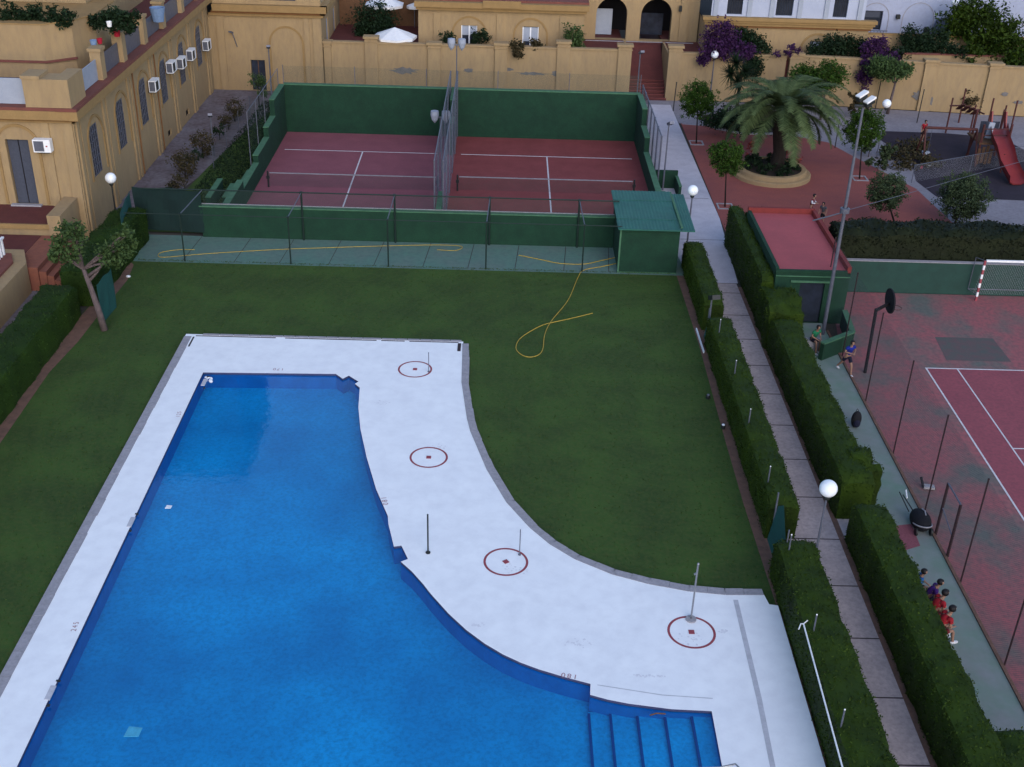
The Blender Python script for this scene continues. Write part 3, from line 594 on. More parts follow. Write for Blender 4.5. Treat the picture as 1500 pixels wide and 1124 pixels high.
# thin posts standing in the hedge
for i,(px,py) in enumerate([(1056,467),(1079,527),(1100,598),(1129,682),(1160,782),(1197,899),(1238,1038)]):
    c=P(px,py,2.05); b=MB(); b.mi=0; b.tube([(c[0],c[1],0),(c[0],c[1],2.0)],.024,6); b.mi=1; b.ball((c[0],c[1],2.01),.024,8,5)
    b.build('fence_post',['grey_metal','white_paint'],label=f'thin grey post rising from the hedge along path, number {i+1} from the far end',cat='post',group='grey posts in the hedge')
# pool cleaning pole lying on the hedge
a=P(1177,914,1.62); c=P(1237,1135,1.62)
e=empty('pool_pole',((a[0]+c[0])/2,(a[1]+c[1])/2,1.6),'long thin white pole with hooked end lying on the near hedge','pole'); T('shaft','white_paint',e,lambda b:b.tube([a,c],.022,8)); T('hook','white_paint',e,lambda b:(b.tube([P(1170,922,1.6),P(1173,914,1.62),a,P(1183,909,1.62)],.016,6)))
# ------------------------------------------------------------------ huts
h=empty('green_hut',(7.3,54.5,0),'small dark green hut with teal corrugated roof beside the courts','hut')
T('wall','green_wall',h,lambda b:b.box(5.76,8.62,52.4,56.6,0,2.28)); T('corner_board','green_cap',h,lambda b:(b.box(5.72,5.80,52.36,52.44,0,2.28),b.box(5.8,8.62,52.37,52.40,.0,.06)))
def corr(b,x0,x1,y0,y1,z0,z1,n):
    vs=[]; 
    for j in (0,1):
        for i in range(n+1): t=i/n; vs.append((x0+(x1-x0)*t,(y0,y1)[j],(z0,z1)[j]+(.025 if i%2 else 0)))
    b.add(vs,[(i,i+1,n+2+i,n+1+i) for i in range(n)]); b.add([(x,y,z-.04) for x,y,z in vs],[(n+1+i,n+2+i,i+1,i) for i in range(n)])
    b.box(x0,x1,y0,y0+.02,z0-.05,z0+.01); b.box(x0,x0+.02,y0,y1,min(z0,z1)-.05,min(z0,z1))
for k in range(4):
    y0=52.15+k*1.18; T('roof_sheet','teal_roof',h,lambda b:corr(b,5.6-(k*.0),8.62,y0,y0+1.3,2.36+k*.045+.03*(k%2),2.42+k*.045,36))
T('roof_sheet','teal_roof',h,lambda b:corr(b,8.64,9.30,52.2,56.8,2.33,2.5,10)); T('ridge','green_cap',h,lambda b:b.box(8.58,8.68,52.1,57.0,2.50,2.56))
s=empty('red_roof_shed',(13.9,51,0),'dark green shed with a flat red roof and low parapet','shed')
T('wall','green_wall',s,lambda b:Face('y',47.3).wall(b,12.2,15.5,0,2.45,[rect(13.35,14.45,0.02,2.0)],.15) and (Face('x',15.5).wall(b,47.3,54.6,0,2.45) and b.box(12.2,15.49,47.48,54.6,0,2.44)))
T('roof','red_roof',s,lambda b:b.box(12.36,15.34,47.5,54.4,2.5,2.52))
T('parapet','red_parapet',s,lambda b:(b.box(12.2,15.5,54.42,54.6,2.45,2.78),b.box(15.36,15.54,47.4,54.41,2.45,2.74))); T('kerb','green_wall',s,lambda b:(b.box(12.18,12.34,47.4,54.41,2.45,2.64),b.box(12.18,15.35,47.26,47.4,2.46,2.58)))
T('gutter','green_cap',s,lambda b:b.box(12.2,15.5,47.24,47.28,2.28,2.32)); T('lintel','green_cap',s,lambda b:b.box(12.9,14.7,47.2,47.28,2.02,2.1))
T('door','glass_dark',s,lambda b:b.box(13.36,14.44,47.4,47.44,0.02,2.0)); 
q=[P(1238,452,.9),P(1249,486,.8),P(1205,503,.8)]
e=empty('low_green_wall',(15,46,0),'low green wall with pale top bending round the shed corner','wall')
for a,c in((q[0],q[1]),(q[1],q[2])): T('wall_face','green_wall',e,lambda b:b.bar((a[0],a[1],.38),(c[0],c[1],.38),.2,.76)); T('cap','green_cap',e,lambda b:b.bar((a[0],a[1],.80),(c[0],c[1],.80),.24,.06))
w=empty('sports_wall',(26,50.9,0),'dull green wall at the far end of the sports court','wall'); T('wall_face','green_paint',w,lambda b:b.box(15.9,36,50.85,51.05,0,1.6)); T('cap','kerb_stone',w,lambda b:b.box(15.9,36,50.82,51.08,1.602,1.63))
# sports court fence
e=fence('court_fence',(14.75,14),(14.75,47.9),3.9,[(y-14)/33.9 for y in(17.7,21.45,25.2,28.95,32.66,36.42,40.3,44.1,47.9)],'tall brown wire fence along the left side of sports court','wire_brown','post_brown',r=.028,rail=False)
for a in(31.45,30.25): T('door_post','post_brown',e,lambda b:b.tube([(14.75,a,0),(14.75,a,2.05)],.05,8))
T('door_bar','grey_metal',e,lambda b:(b.tube([(14.75,31.45,2.05),(14.75,30.25,2.05)],.03,6),b.tube([(14.75,31.4,1.1),(14.75,30.3,.8)],.02,6)))
# basketball
e=empty('basketball_hoop',(15.36,42.71,0),'dark basketball post with round black board leaning over court','basketball hoop')
T('post','black_void',e,lambda b:b.tube([(15.36,42.71,0),(15.30,42.71,2.95)],.07,8)); bx=PX(1304,441,16.05)
T('arm','black_void',e,lambda b:b.bar((15.3,42.71,2.88),(bx[0],bx[1],bx[2]-.1),.09,.11))
def board(b):
    n=20; vs=[(bx[0]+d,bx[1]+.62*math.cos(6.2832*i/n),bx[2]+.5*math.sin(6.2832*i/n)) for d in(-.03,.03) for i in range(n)]; b.add(vs,[tuple(range(n-1,-1,-1)),tuple(range(n,2*n))]+[(i,(i+1)%n,n+(i+1)%n,n+i) for i in range(n)])
T('backboard','cloth_black',e,board); T('hoop','wood_red',e,lambda b:b.tube([(bx[0]+.3+.23*math.cos(a*.524),bx[1]+.23*math.sin(a*.524),bx[2]-.3) for a in range(13)],.012,6,False))
# goal
gx0,gy=22.62,50.2; e=empty('football_goal',(24,gy,0),'red and white striped goal at far end of sports court','goal')
def stripes(p0,p1,n):
    p0=Vector(p0);p1=Vector(p1)
    for k in range(n): T('post_stripe','white_paint' if k%2 else 'ring_red',e,lambda b:b.bar(p0.lerp(p1,k/n),p0.lerp(p1,(k+1)/n),.09,.09))
stripes((gx0,gy,0),(gx0,gy,2.05),9); T('crossbar','white_paint',e,lambda b:b.bar((gx0+.05,gy,2.05),(25.6,gy,2.05),.09,.09)); stripes((25.65,gy,0),(25.65,gy,2.05),9)
T('back_frame','grey_metal',e,lambda b:(b.tube([(gx0,gy,2.05),(gx0-.25,gy+.5,2.0),(gx0-.25,gy+.55,.35),(gx0,gy,.3)],.02,6),b.tube([(gx0-.25,gy+.55,.35),(25.8,gy+.55,.35)],.02,6)))
T('net','net_white',e,lambda b:b.add([(gx0,gy+.05,2.0),(25.6,gy+.05,2.0),(25.6,gy+.55,.1),(gx0,gy+.55,.1)],[(0,1,2,3)]))
# ------------------------------------------------------------------ lamps
def globe(x,y,h,label,r=.27):
    e=empty('globe_lamp',(x,y,0),label,'lamp','white globe lamps'); T('pole','grey_metal' if x>0 else 'dark_metal',e,lambda b:b.tube([(x,y,0),(x,y,h-r*.95)],[.05,.032],8))
    T('collar','dark_metal',e,lambda b:b.lathe((x,y,h-r-.10),[(.03,-.05),(.09,0),(.11,.06),(.10,.12)],12)); T('globe','opal',e,lambda b:b.ball((x,y,h),r,28,18),smooth=True); T('foot','dark_metal',e,lambda b:b.lathe((x,y,0),[(.12,0),(.12,.04),(.05,.1)],10))
globe(9.93,28.7,3.60,'large white globe lamp on pole beside the near path')
c=PX(1015,279,9.6); globe(9.6,c[1],c[2],'white globe lamp on pole beside the green hut')
c=PX(162,261,-19.9); globe(-19.9,c[1],c[2],'white globe lamp in front of the long ochre facade',.28)
c=P(1047,80,3.5); globe(c[0],c[1],3.5,'white globe lamp in front of ochre wall left of palm')
c=P(1299,152,3.5); globe(c[0],c[1],3.5,'white globe lamp behind the round tree near the playground')
def street(px,py,x=None,y=None,z=4.0,heads=1,label='',rr=.05,double=False,big=1.):
    c=PX(px,py,x) if x is not None else (PY(px,py,y) if y is not None else P(px,py,z))
    x,y,z=map(float,c); e=empty('floodlight',(x,y,0),label,'floodlight','court floodlights')
    T('pole','grey_metal',e,lambda b:b.tube([(x,y,0),(x,y,z)],[rr,rr*.7],8))
    if heads==1: T('lamp_head','dark_metal' if big>1 else 'grey_metal',e,lambda b:(b.bar((x,y,z),(x+.1,y-.45,z+.22),.26*big,.14*big),))
    else:
        T('bracket','grey_metal',e,lambda b:b.bar((x-.35,y,z),(x+.35,y,z),.07,.07))
        for s_ in(-1,1): T('lamp_head','shutter',e,lambda b:(b.lathe((x+s_*.34,y-.05,z),[(.02,-.35),(.18,-.15),(.26,.15),(.24,.4),(.01,.46)],14),)) ; 
    return e
street(393,70,y=81.8,label='slim floodlight pole in front of the arched end wall at left')
street(308,170,x=-17.5,label='slim floodlight pole left of the courts among the shrubs')
street(980,182,x=9.3,label='slim floodlight pole beside the stepped right court wall')
street(938,78,x=9.2,label='slim lamp pole before the brick stairs between the courts and path')
street(645,172,x=-3.9,heads=2,label='floodlight pole with two round heads at the court divider')
street(669,66,x=-3.2,heads=2,label='taller floodlight pole with two heads at far end of divider')
street(1043,436,x=9.1,label='dark lamp standing in the hedge gap beside the path',big=1.4)
# tall mast
mb=(14.4,46.2); e=empty('light_mast',(*mb,0),'tall blue grey lighting mast with twin flood heads near the shed','light mast')
T('mast','grey_metal',e,lambda b:b.tube([(*mb,0),(*mb,5.8),(*mb,10.2)],[.09,.075,.05],10)); T('joint','grey_metal',e,lambda b:b.lathe((*mb,5.7),[(.13,0),(.2,.03),(.2,.22),(.12,.25)],12))
T('arm','grey_metal',e,lambda b:b.tube([(mb[0],mb[1],5.75),(mb[0]-1.1,mb[1]+.6,5.1)],.03,6)); T('cross_head','dark_metal',e,lambda b:b.bar((mb[0]-.35,mb[1],10.25),(mb[0]+.35,mb[1],10.25),.08,.08))
for dx,dz in((-.14,.34),(.20,.12)):
    hd=T('flood_head','dark_metal',e,lambda b:b.bar((mb[0]+dx-.17,mb[1]-.1,10.2+dz),(mb[0]+dx+.17,mb[1]+.1,10.38+dz),.22,.20)); T('glass','white_paint',hd,lambda b:b.bar((mb[0]+dx-.19,mb[1]-.14,10.31+dz),(mb[0]+dx+.19,mb[1]+.07,10.50+dz),.25,.08))
# tennis cables from mast
T('overhead_cable','grey_metal',None,lambda b:(b.tube([(mb[0],mb[1],5.8),(18,50,5.2),(23,53.5,5.25),(36,60,6.5)],.012,4)),label='thin cable running from the mast over the dark hedge',cat='cable')
# ------------------------------------------------------------------ left building
L=empty('ochre_building',(-24,69,0),'long ochre building with arched relief windows and roof terrace','building')
X0=-20.75; FX=Face('x',X0); wy=[57.55,62.0,66.35,70.75,75.2,79.8]; WB=[rect(y-.64,y+.64,2.5,5.05) for y in wy]
T('wall','ochre_wall',L,lambda b:FX.wall(b,55.05,83.0,-.1,6.05,WB+[rect(70.4,71.2,.35,.75),rect(74.9,75.7,.35,.75)],.10))
FY=Face('y',55.05); T('wall','ochre_wall',L,lambda b:FY.wall(b,-45,X0,-.1,6.05,[rect(-24.2,-23.08,1.66,5.0)],.3))
WF=Face('y',83.0); T('wall','ochre_wall',L,lambda b:WF.wall(b,X0,-12.9,-.1,5.2,[rect(-18.02,-17.02,0,2.16)],.25))
FE=Face('x',-12.9); T('wall','ochre_wall',L,lambda b:FE.wall(b,83.0,110,-.1,5.2,[rect(85.3,86.3,2.6,4.6),rect(89,90,2.6,4.6)],.25))
T('interior','black_void',L,lambda b:(b.box(-44,-20.88,55.4,82.9,0,5.9),b.box(-20.9,-13.2,83.28,109,0,5.1)))
def wframe(b,y):
    for u in(y-.63,y-.32,y-.03,y+.26,y+.57): FX.box(b,u,u+.05,2.52,5.03,-.05,-.01)
    for z in(2.52,2.95,3.38,3.8,4.22,4.64,4.97): FX.box(b,y-.63,y+.63,z,z+.05,-.045,-.015)
for i,y in enumerate(wy):
    w_=T('window','glass_dark',L,lambda b:FX.box(b,y-.64,y+.64,2.5,5.05,-.09,-.06)); T('frame','grey_metal',w_,lambda b:wframe(b,y)); 
    T('arch_moulding','ochre_trim',L,lambda b:FX.ring(b,y+.25,4.25,2.4,1.12,1.26,.05)); 
for y in(55.7,59.75,64.1,68.5,72.95,77.5,81.9): 
    for o_ in(-.3,.22): T('pilaster','ochre_wall',L,lambda b:FX.box(b,y+o_-.16,y+o_+.16,0,5.95,0,.09))
for y in(64.5,68.9): T('drain_pipe','ochre_dark',L,lambda b:b.tube([(X0+.13,y,.1),(X0+.13,y,5.9)],.04,6))
T('cornice','ochre_trim',L,lambda b:(FX.box(b,54.6,82.95,6.12,6.55,0,.42),FY.box(b,-45,X0+.41,6.12,6.55,0,.40),FX.box(b,54.9,82.96,5.92,6.12,0,.16),FY.box(b,-45,X0+.15,5.92,6.12,0,.15)))
T('cornice_line','ochre_dark',L,lambda b:(FX.box(b,54.8,82.95,6.05,6.119,.17,.30),FY.box(b,-45,X0+.29,6.05,6.119,.16,.29)))
T('coping','coping_red',L,lambda b:(FX.box(b,54.62,90,6.552,6.70,-.6,.40),FY.box(b,-45,X0-.61,6.552,6.70,-.6,.38)))
T('terrace_floor','terracotta',L,lambda b:b.box(-45,-21.36,55.66,95,6.4,6.58))
for y in(60.2,63.9,68.0,72.0,76.5,80.6): T('roof_pier','ochre_wall',L,lambda b:(b.box(X0-.45,X0+.10,y-.32,y+.32,6.70,8.15),b.box(X0-.52,X0+.17,y-.39,y+.39,8.15,8.3)))
T('corner_pier','ochre_wall',L,lambda b:(b.box(-22.75,X0+.15,54.75,55.9,6.70,8.05),b.box(-22.8,-21.9,54.7,55.95,8.05,8.2),b.box(-21.3,X0+.15,55.9,56.9,6.70,8.05)))
for a,c in((56.9,59.88),(60.52,63.58),(64.22,67.68),(68.32,71.68),(72.3,76.2),(76.8,80.3)): T('balustrade_panel','grey_metal' if a>60 else 'shutter',L,lambda b:b.box(X0-.22,X0-.16,a,c,6.72,7.75))
T('balustrade_panel','shutter',L,lambda b:b.box(-45,-22.8,55.2,55.26,6.72,7.95))
up=[(-45,60.3),(-23.6,60.3),(-22.4,61.3),(-21.75,63.0),(-21.75,66.5),(-45,66.5)]
T('upper_storey','ochre_wall',L,lambda b:b.prism(up,6.6,9.3)); T('ledge','coping_red',L,lambda b:b.prism([(-45,60.2),(-23.55,60.2),(-22.3,61.22),(-22.3,61.3),(-45,60.31)],7.4,7.5)); T('rim','ochre_trim',L,lambda b:b.prism([(x+.04,y-.04) if y<66 else (x+.04,y) for x,y in up],9.301,9.36))
T('upper_storey','ochre_wall',L,lambda b:b.box(-45,-22.9,65.4,69.5,9.37,13.5)); T('ledge','coping_red',L,lambda b:b.box(-45,-22.8,65.3,69.6,11.6,11.7)) 
T('upper_storey','ochre_wall',L,lambda b:b.prism([(-45,70),(-24.2,70),(-24.2,88),(-45,88)],6.6,11.5)); T('planter_box','ochre_trim',L,lambda b:b.box(-24.6,-22.4,67.2,69.2,6.6,7.6))
T('wing_cornice','ochre_trim',L,lambda b:(WF.box(b,X0+.42,-12.45,5.55,6.0,0,.42),FE.box(b,82.6,110,5.55,6.0,0,.45),WF.box(b,X0+.1,-12.7,5.2,5.38,0,.18),FE.box(b,82.83,110,5.2,5.38,0,.2)))
T('cornice_line','ochre_dark',L,lambda b:(WF.box(b,X0+.3,-12.55,5.40,5.55,0,.30),FE.box(b,82.7,110,5.4,5.549,.0,.33)))
T('wing_parapet','ochre_wall',L,lambda b:(WF.box(b,X0+.02,-12.9,6.0,6.6,-.4,.0),b.box(-22,-12.9,83.5,110,5.9,6.1))); T('wing_grille','awning',L,lambda b:WF.box(b,-18.9,-14.6,6.3,6.75,.002,.03))
T('arch_moulding','ochre_trim',L,lambda b:WF.ring(b,-15.4,3.35,.05,1.1,1.22,.05)); [T('pilaster','ochre_wall',L,lambda b:WF.box(b,u,v,0,5.19,.002,.09)) for u,v in((-13.5,-12.92),(-14.1,-13.75),(-20.2,-19.7))]
d=T('door','glass_dark',L,lambda b:WF.box(b,-18,-17.04,.01,2.14,-.2,-.16)); T('door_frame','wood_brown',d,lambda b:WF.box(b,-17.55,-17.5,.02,2.1,-.159,-.13))
d=T('door','awning',L,lambda b:FY.box(b,-24.18,-23.10,1.67,4.98,-.25,-.2)); T('panel_line','black_void',d,lambda b:FY.box(b,-23.66,-23.62,1.7,4.95,-.199,-.18))
T('door_arch','ochre_trim',L,lambda b:FY.ring(b,-23.6,4.7,1.7,.95,1.08,.05)); T('pilaster','ochre_wall',L,lambda b:FY.box(b,-22.35,-21.95,1.65,5.9,.002,.07)); T('pilaster','ochre_wall',L,lambda b:FY.box(b,-21.3,-20.8,0,5.9,.002,.08))
for y in(85.3,89): T('window','shutter',L,lambda b:FE.box(b,y,y+1,2.6,4.6,-.12,-.08))
# porch with steps
pz=1.65; e=empty('porch',(-24,53.7,0),'raised red tiled porch with ochre side in front of the door','porch')
T('floor','terracotta',e,lambda b:b.box(-45,-21.75,52.5,55.04,pz-.1,pz)); T('base_wall','ochre_wall',e,lambda b:b.box(-45,-21.75,52.5,55.0,0,pz-.102)); T('lip','ochre_trim',e,lambda b:b.box(-45,-21.7,52.38,52.5,pz-.2,pz+.03))
T('side_wall','ochre_wall',e,lambda b:b.box(-21.74,-21.1,52.4,55.04,0,2.15)); T('threshold','kerb_stone',e,lambda b:b.box(-24.4,-22.9,54.8,55.04,pz+.002,pz+.08))
e=empty('brick_stairs',(-20.9,50.6,0),'four red brick steps down from the porch to the grey lane','stairs')
for k in range(5): T('step','brick_step',e,lambda b:b.box(-22.1+0*k,-20.95+k*.30-.02,48.55+.0*k,52.36-k*.12,0,1.15-k*.23)) if k==0 else T('step','brick_step',e,lambda b:b.box(-21.25+k*.30-.3+.02,-20.95+k*.30,48.6+k*.05,52.36-k*.1,0,1.15-k*.23))
T('landing','terracotta',e,lambda b:b.box(-24.5,-22.12,50.0,52.36,0,1.15))
e=empty('planter_wall',(-22,45,0),'sloping ochre planter wall with red edge left of the lane','wall')
T('wall_face','ochre_wall',e,lambda b:b.prism([(-30,8),(-21.35,8),(-21.35,48.4),(-22.0,49.9),(-30,49.9)],0,1.45)); T('edge','coping_red',e,lambda b:b.prism([(-30,8),(-21.9,8),(-21.9,48.3),(-22.3,49.2),(-30,49.2)],1.451,1.56))
e=empty('white_railing',(-22.7,47,1.56),'short white baluster railing on the planter wall at left','railing')
for k in range(11): T('baluster','white_paint',e,lambda b:b.bar((-22.55,46.2+k*.28,1.56),(-22.55,46.2+k*.28,2.3),.07,.10))
T('handrail','white_paint',e,lambda b:b.bar((-22.55,46.0,2.33),(-22.55,49.2,2.33),.12,.07))
structure('lane','rough_lane',lambda b:b.prism([(-21.4,8),(-19.2,8),(-19.6,52),(-19.3,56),(-17.2,66),(-16.2,75),(-13.5,82.9),(-20.8,82.9),(-20.8,55),(-21.4,52)],None,.003))
structure('grass_bank','grass',lambda b:b.prism([(-18.2,56),(-14.3,56),(-14.3,73.8),(-15.3,81.0),(-16.4,75),(-17.4,66)],None,.012))
def ac(x,y,z,ax,label):
    e=empty('air_conditioner',(x,y,z),label,'air conditioner','air conditioner units on the ochre facade')
    if ax=='x':
        T('case','white_paint',e,lambda b:b.box(x+.1,x+.5,y-.45,y+.45,z,z+.65)); T('grille','dark_metal',e,lambda b:b.box(x+.12,x+.52,y-.35,y+.1,z+.08,z+.57)); T('bracket','dark_metal',e,lambda b:b.box(x,x+.45,y-.3,y-.25,z-.08,z))
        T('side_panel','grey_metal',e,lambda b:b.box(x+.14,x+.46,y-.462,y-.45,z+.05,z+.6))
    else:
        T('case','white_paint',e,lambda b:b.box(x-.42,x+.42,y-.45,y-.08,z,z+.62)); T('grille','grey_metal',e,lambda b:b.box(x-.36,x+.1,y-.47,y-.45,z+.06,z+.56)); T('bracket','dark_metal',e,lambda b:b.box(x-.3,x+.3,y-.4,y,z-.06,z)); T('badge','cloth_red',e,lambda b:b.box(x+.2,x+.28,y-.46,y-.45,z+.28,z+.34))
for px,py,lb in((226,125,'nearest on the long facade'),(251,98,'second nearest on long facade'),(266,92,'third along the long facade'),(280,80,'fourth along the long facade'),(303,66,'farthest on the long facade')):
    c=PX(px,py,X0+.3); ac(X0,c[1],c[2]-.3,'x','white air conditioner on the ochre facade, '+lb)
c=PY(63,213,54.8); ac(c[0],55.05,c[2]-.3,'y','white air conditioner on end wall beside the dark door')
c=PY(340,48,82.9); e=empty('wall_lamp',c,'small grey lamp on curved bracket on the end wall','wall lamp'); T('bracket','grey_metal',e,lambda b:b.tube([(c[0]+.25,83,c[2]-1.0),(c[0]+.15,82.7,c[2]-.3),c],.03,6)); T('head','grey_metal',e,lambda b:b.bar(c,(c[0]-.1,c[1]-.3,c[2]+.12),.2,.1))
# ------------------------------------------------------------------ back wall and courtyard
structure('terrace_left','terracotta',lambda b:b.box(-12.9,8.75,83.75,112,-.1,2.95))
structure('terrace_right','terracotta',lambda b:(b.prism([(11.75,83.9),(20,83.95),(36,82.2),(60,80),(60,112),(11.75,112)],-.1,2.95)))
def bwall(name,x0,y0,x1,y1,zt,pil,label):
    e=empty(name,((x0+x1)/2,(y0+y1)/2,0),label,'wall')
    L_=math.hypot(x1-x0,y1-y0)
    T('wall_face','ochre_wall',e,lambda b:b.bar((x0,y0+.15,zt/2),(x1,y1+.15,zt/2),.3,zt))
    T('coping','ochre_wall',e,lambda b:b.bar((x0,y0+.13,zt+.06),(x1,y1+.13,zt+.06),.42,.12))
    for x,zz,wd in pil:
        y=y0+(y1-y0)*(x-x0)/(x1-x0)
        T('pilaster','ochre_wall',e,lambda b:b.box(x-wd/2,x+wd/2,y-.14,y+.36,0,zz)); T('pilaster_cap','ochre_wall',e,lambda b:(b.box(x-wd/2-.1,x+wd/2+.1,y-.24,y+.46,zz+.001,zz+.16),b.box(x-wd/2-.05,x+wd/2+.05,y-.19,y+.41,zz-.25,zz-.18)))
    return e
bwall('boundary_wall',-12.85,83.4,8.0,83.4,3.42,[(-12.6,3.4,.5),(-9.5,3.8,.9),(-5.05,3.5,.9),(-.3,3.6,.9),(4.1,3.85,.9),(8.45,3.75,.95)],'long ochre boundary wall with pilasters behind the two courts')
bwall('boundary_wall',12.5,83.5,20.0,83.6,3.3,[(12.05,3.75,.95),(20.7,3.45,.9)],'ochre boundary wall right of the brick stairs behind the palm')
bwall('boundary_wall',20.4,83.6,60,79.4,3.35,[(26.0,3.4,.85),(30.0,3.5,.85),(34.4,3.5,.85),(39.5,3.5,.85)],'ochre boundary wall behind the playground at right')
# stains: patches of fallen render
def patch(x,y,z,w_,h_,lb):
    n=18; b=MB(); pts=[(x+w_*math.cos(6.283*i/n)*(1+.35*math.sin(i*2.3+x)),z+h_*math.sin(6.283*i/n)*(1+.3*math.sin(i*3.1+x))) for i in range(n)]
    b.add([(u,y-.004,v) for u,v in pts]+[(u,y-.012,v) for u,v in pts],[tuple(range(n,2*n))]+[(i,(i+1)%n,n+(i+1)%n,n+i) for i in range(n)]); b.build('bare_render_patch','stain_grey',label=lb,cat='wall patch',group='grey patches of fallen render on the ochre walls')
for x,z,w_,h_,lb in((-7.2,1.6,.9,.22,'grey bare patch low on the ochre wall behind the left court'),(-2.6,1.75,.35,.14,'small grey patch on ochre wall right of the divider'),(.2,1.9,.35,.12,'small grey patch at the upper middle of the wall'),(1.9,1.65,.95,.10,'long thin grey patch behind right court'),(3.6,1.7,.25,.2,'little grey patch left of a pilaster behind right court')): patch(x,83.4,z,w_,h_,lb)
for px,py,w_,h_,lb in((1345,140,.4,.3,'grey patch above playground posts at left'),(1360,148,.5,.3,'pale grey patch right of the playground sign post'),(1472,138,.25,.14,'grey patch on wall above the slide'),(1492,150,.4,.12,'grey patch on wall at the right photo edge')):
    yy=82.6 if px<1400 else 81.6
    for _ in range(3): c=PY(px,py,yy); yy=83.6+(c[0]-20.4)*(79.4-83.6)/39.6
    patch(c[0],yy-.02,c[2],w_,h_,lb)
# stairs up to the courtyard
e=empty('brick_stairway',(10.2,84.5,0),'dark brick stairs and red ramp between two ochre gate piers','stairs')
for k in range(6): T('step','brick_step' if k%1 else 'terracotta',e,lambda b:b.box(8.9,11.65,83.3+k*.38,83.3+(k+1)*.38-.002,-.05,.16*(k+1))); 
for k in range(6): T('nosing','plaza_brick',e,lambda b:b.box(8.91,11.64,83.29+k*.38,83.36+k*.38,.16*(k+1)+.001,.16*(k+1)+.02))
T('ramp','terracotta',e,lambda b:b.add([(8.9,85.58,.96),(11.65,85.58,.96),(11.65,89.2,2.96),(8.9,89.2,2.96),(8.9,89.2,0),(11.65,89.2,0),(8.9,85.58,0),(11.65,85.58,0)],[(0,1,2,3),(0,3,4,6),(1,7,5,2),(0,6,7,1)]))
T('side_wall','ochre_wall',e,lambda b:b.box(8.76,8.9,83.8,88,0,3.1)); T('side_wall','ochre_wall',e,lambda b:b.box(11.66,11.8,83.9,88,0,3.1))
# courtyard building
B=empty('courtyard_building',(-.4,89,2.95),'ochre house with two shuttered windows under wide relief arches','building'); BF=Face('y',86.0)
T('wall','ochre_wall',B,lambda b:(BF.wall(b,-6.35,5.6,2.9,5.4,[rect(-3.25,-2.1,2.98,4.32),rect(1.18,2.36,3.0,4.36)],.2),Face('x',5.6).wall(b,86,92,2.9,5.4),b.add([(-6.35,86,2.9),(-6.35,86,5.4),(-6.35,92,5.4),(-6.35,92,2.9)],[(0,1,2,3)])))
T('interior','black_void',B,lambda b:b.box(-6.2,5.45,86.3,92,2.9,5.3))
for cx in(-2.67,1.77):
    w_=T('window','glass_dark',B,lambda b:BF.box(b,cx-.57,cx+.57,3.0,4.33,-.2,-.16)); T('shutter','shutter',w_,lambda b:BF.box(b,cx-.55,cx+.55,3.62 if cx<0 else 3.3,4.3,-.155,-.1)); T('frame','white_paint',w_,lambda b:(BF.box(b,cx-.05,cx+.05,3.02,4.3,-.099,-.06),BF.box(b,cx-.58,cx-.52,3.02,4.32,-.15,-.05),BF.box(b,cx+.52,cx+.58,3.02,4.32,-.15,-.05)))
    T('arch_moulding','ochre_trim',B,lambda b:BF.ring(b,cx,3.72,3.0,1.15,1.27,.05))
for x in(-5.0,-.45,4.1): T('pilaster','ochre_wall',B,lambda b:BF.box(b,x-.25,x+.25,2.9,5.2,.002,.08))
T('cornice','ochre_trim',B,lambda b:(BF.box(b,-6.5,5.75,5.4,5.62,0,.3),BF.box(b,-6.6,5.9,5.62,6.0,0,.5),BF.box(b,-1.7,1,5.7,6.2,.501,.6))); T('roof','coping_red',B,lambda b:b.box(-6.6,5.9,86.0,92,6.001,6.15))
# arcade
A=empty('arcade_building',(10,92,2.95),'ochre arcade with two tall dark arches above the red ramp','building'); AF=Face('y',88.9)
T('wall','ochre_wall',A,lambda b:AF.wall(b,5.65,14.3,2.9,8.5,[archpoly(7.82,1.15,2.96,4.85),archpoly(11.15,1.15,2.96,4.85)],.6))
T('back_wall','black_void',A,lambda b:b.box(5.65,14.3,92.5,92.7,2.9,8)); T('gate','shutter',A,lambda b:(b.box(6.75,8.0,90.4,90.45,3.0,4.9))); T('gate','glass_dark',A,lambda b:b.box(10.1,11.9,90.8,90.85,3.0,4.6)); T('ceiling','black_void',A,lambda b:b.box(5.65,14.3,89.5,92.5,6.6,6.7)); T('step_edge','kerb_stone',A,lambda b:b.box(5.6,14.0,88.35,88.45,2.951,2.99)); T('pier','ochre_wall',A,lambda b:AF.box(b,12.9,13.5,2.95,8,.002,.12)); T('wall_lamp','dark_metal',A,lambda b:AF.box(b,12.75,12.95,5.2,5.6,.121,.3))
# right house
H=empty('balcony_house',(20.3,88,2.95),'ochre house with white upper floor and arched windows behind flowers','building'); HF=Face('y',85.6)
T('wall','ochre_wall',H,lambda b:(HF.wall(b,14.4,26.1,2.9,5.0,[archpoly(17.0,.55,2.96,3.75),rect(22.0,23.0,3.0,4.0)],.2),b.add([(14.4,85.6,2.9),(14.4,85.6,5.0),(14.4,95,5.0),(14.4,95,2.9)],[(0,1,2,3)]),Face('x',26.1).wall(b,85.6,95,2.9,5.0)))
T('interior','black_void',H,lambda b:b.box(14.5,26,85.9,95,2.9,4.95)); T('window','shutter',H,lambda b:HF.box(b,16.5,17.5,2.97,4.2,-.18,-.14)); T('window','shutter',H,lambda b:HF.box(b,22.1,22.9,3.0,3.95,-.18,-.14))
[T('arch_moulding','ochre_trim',H,lambda b:HF.ring(b,u,3.4,3.0,1.05,1.18,.05)) for u in(17.0,22.5)]
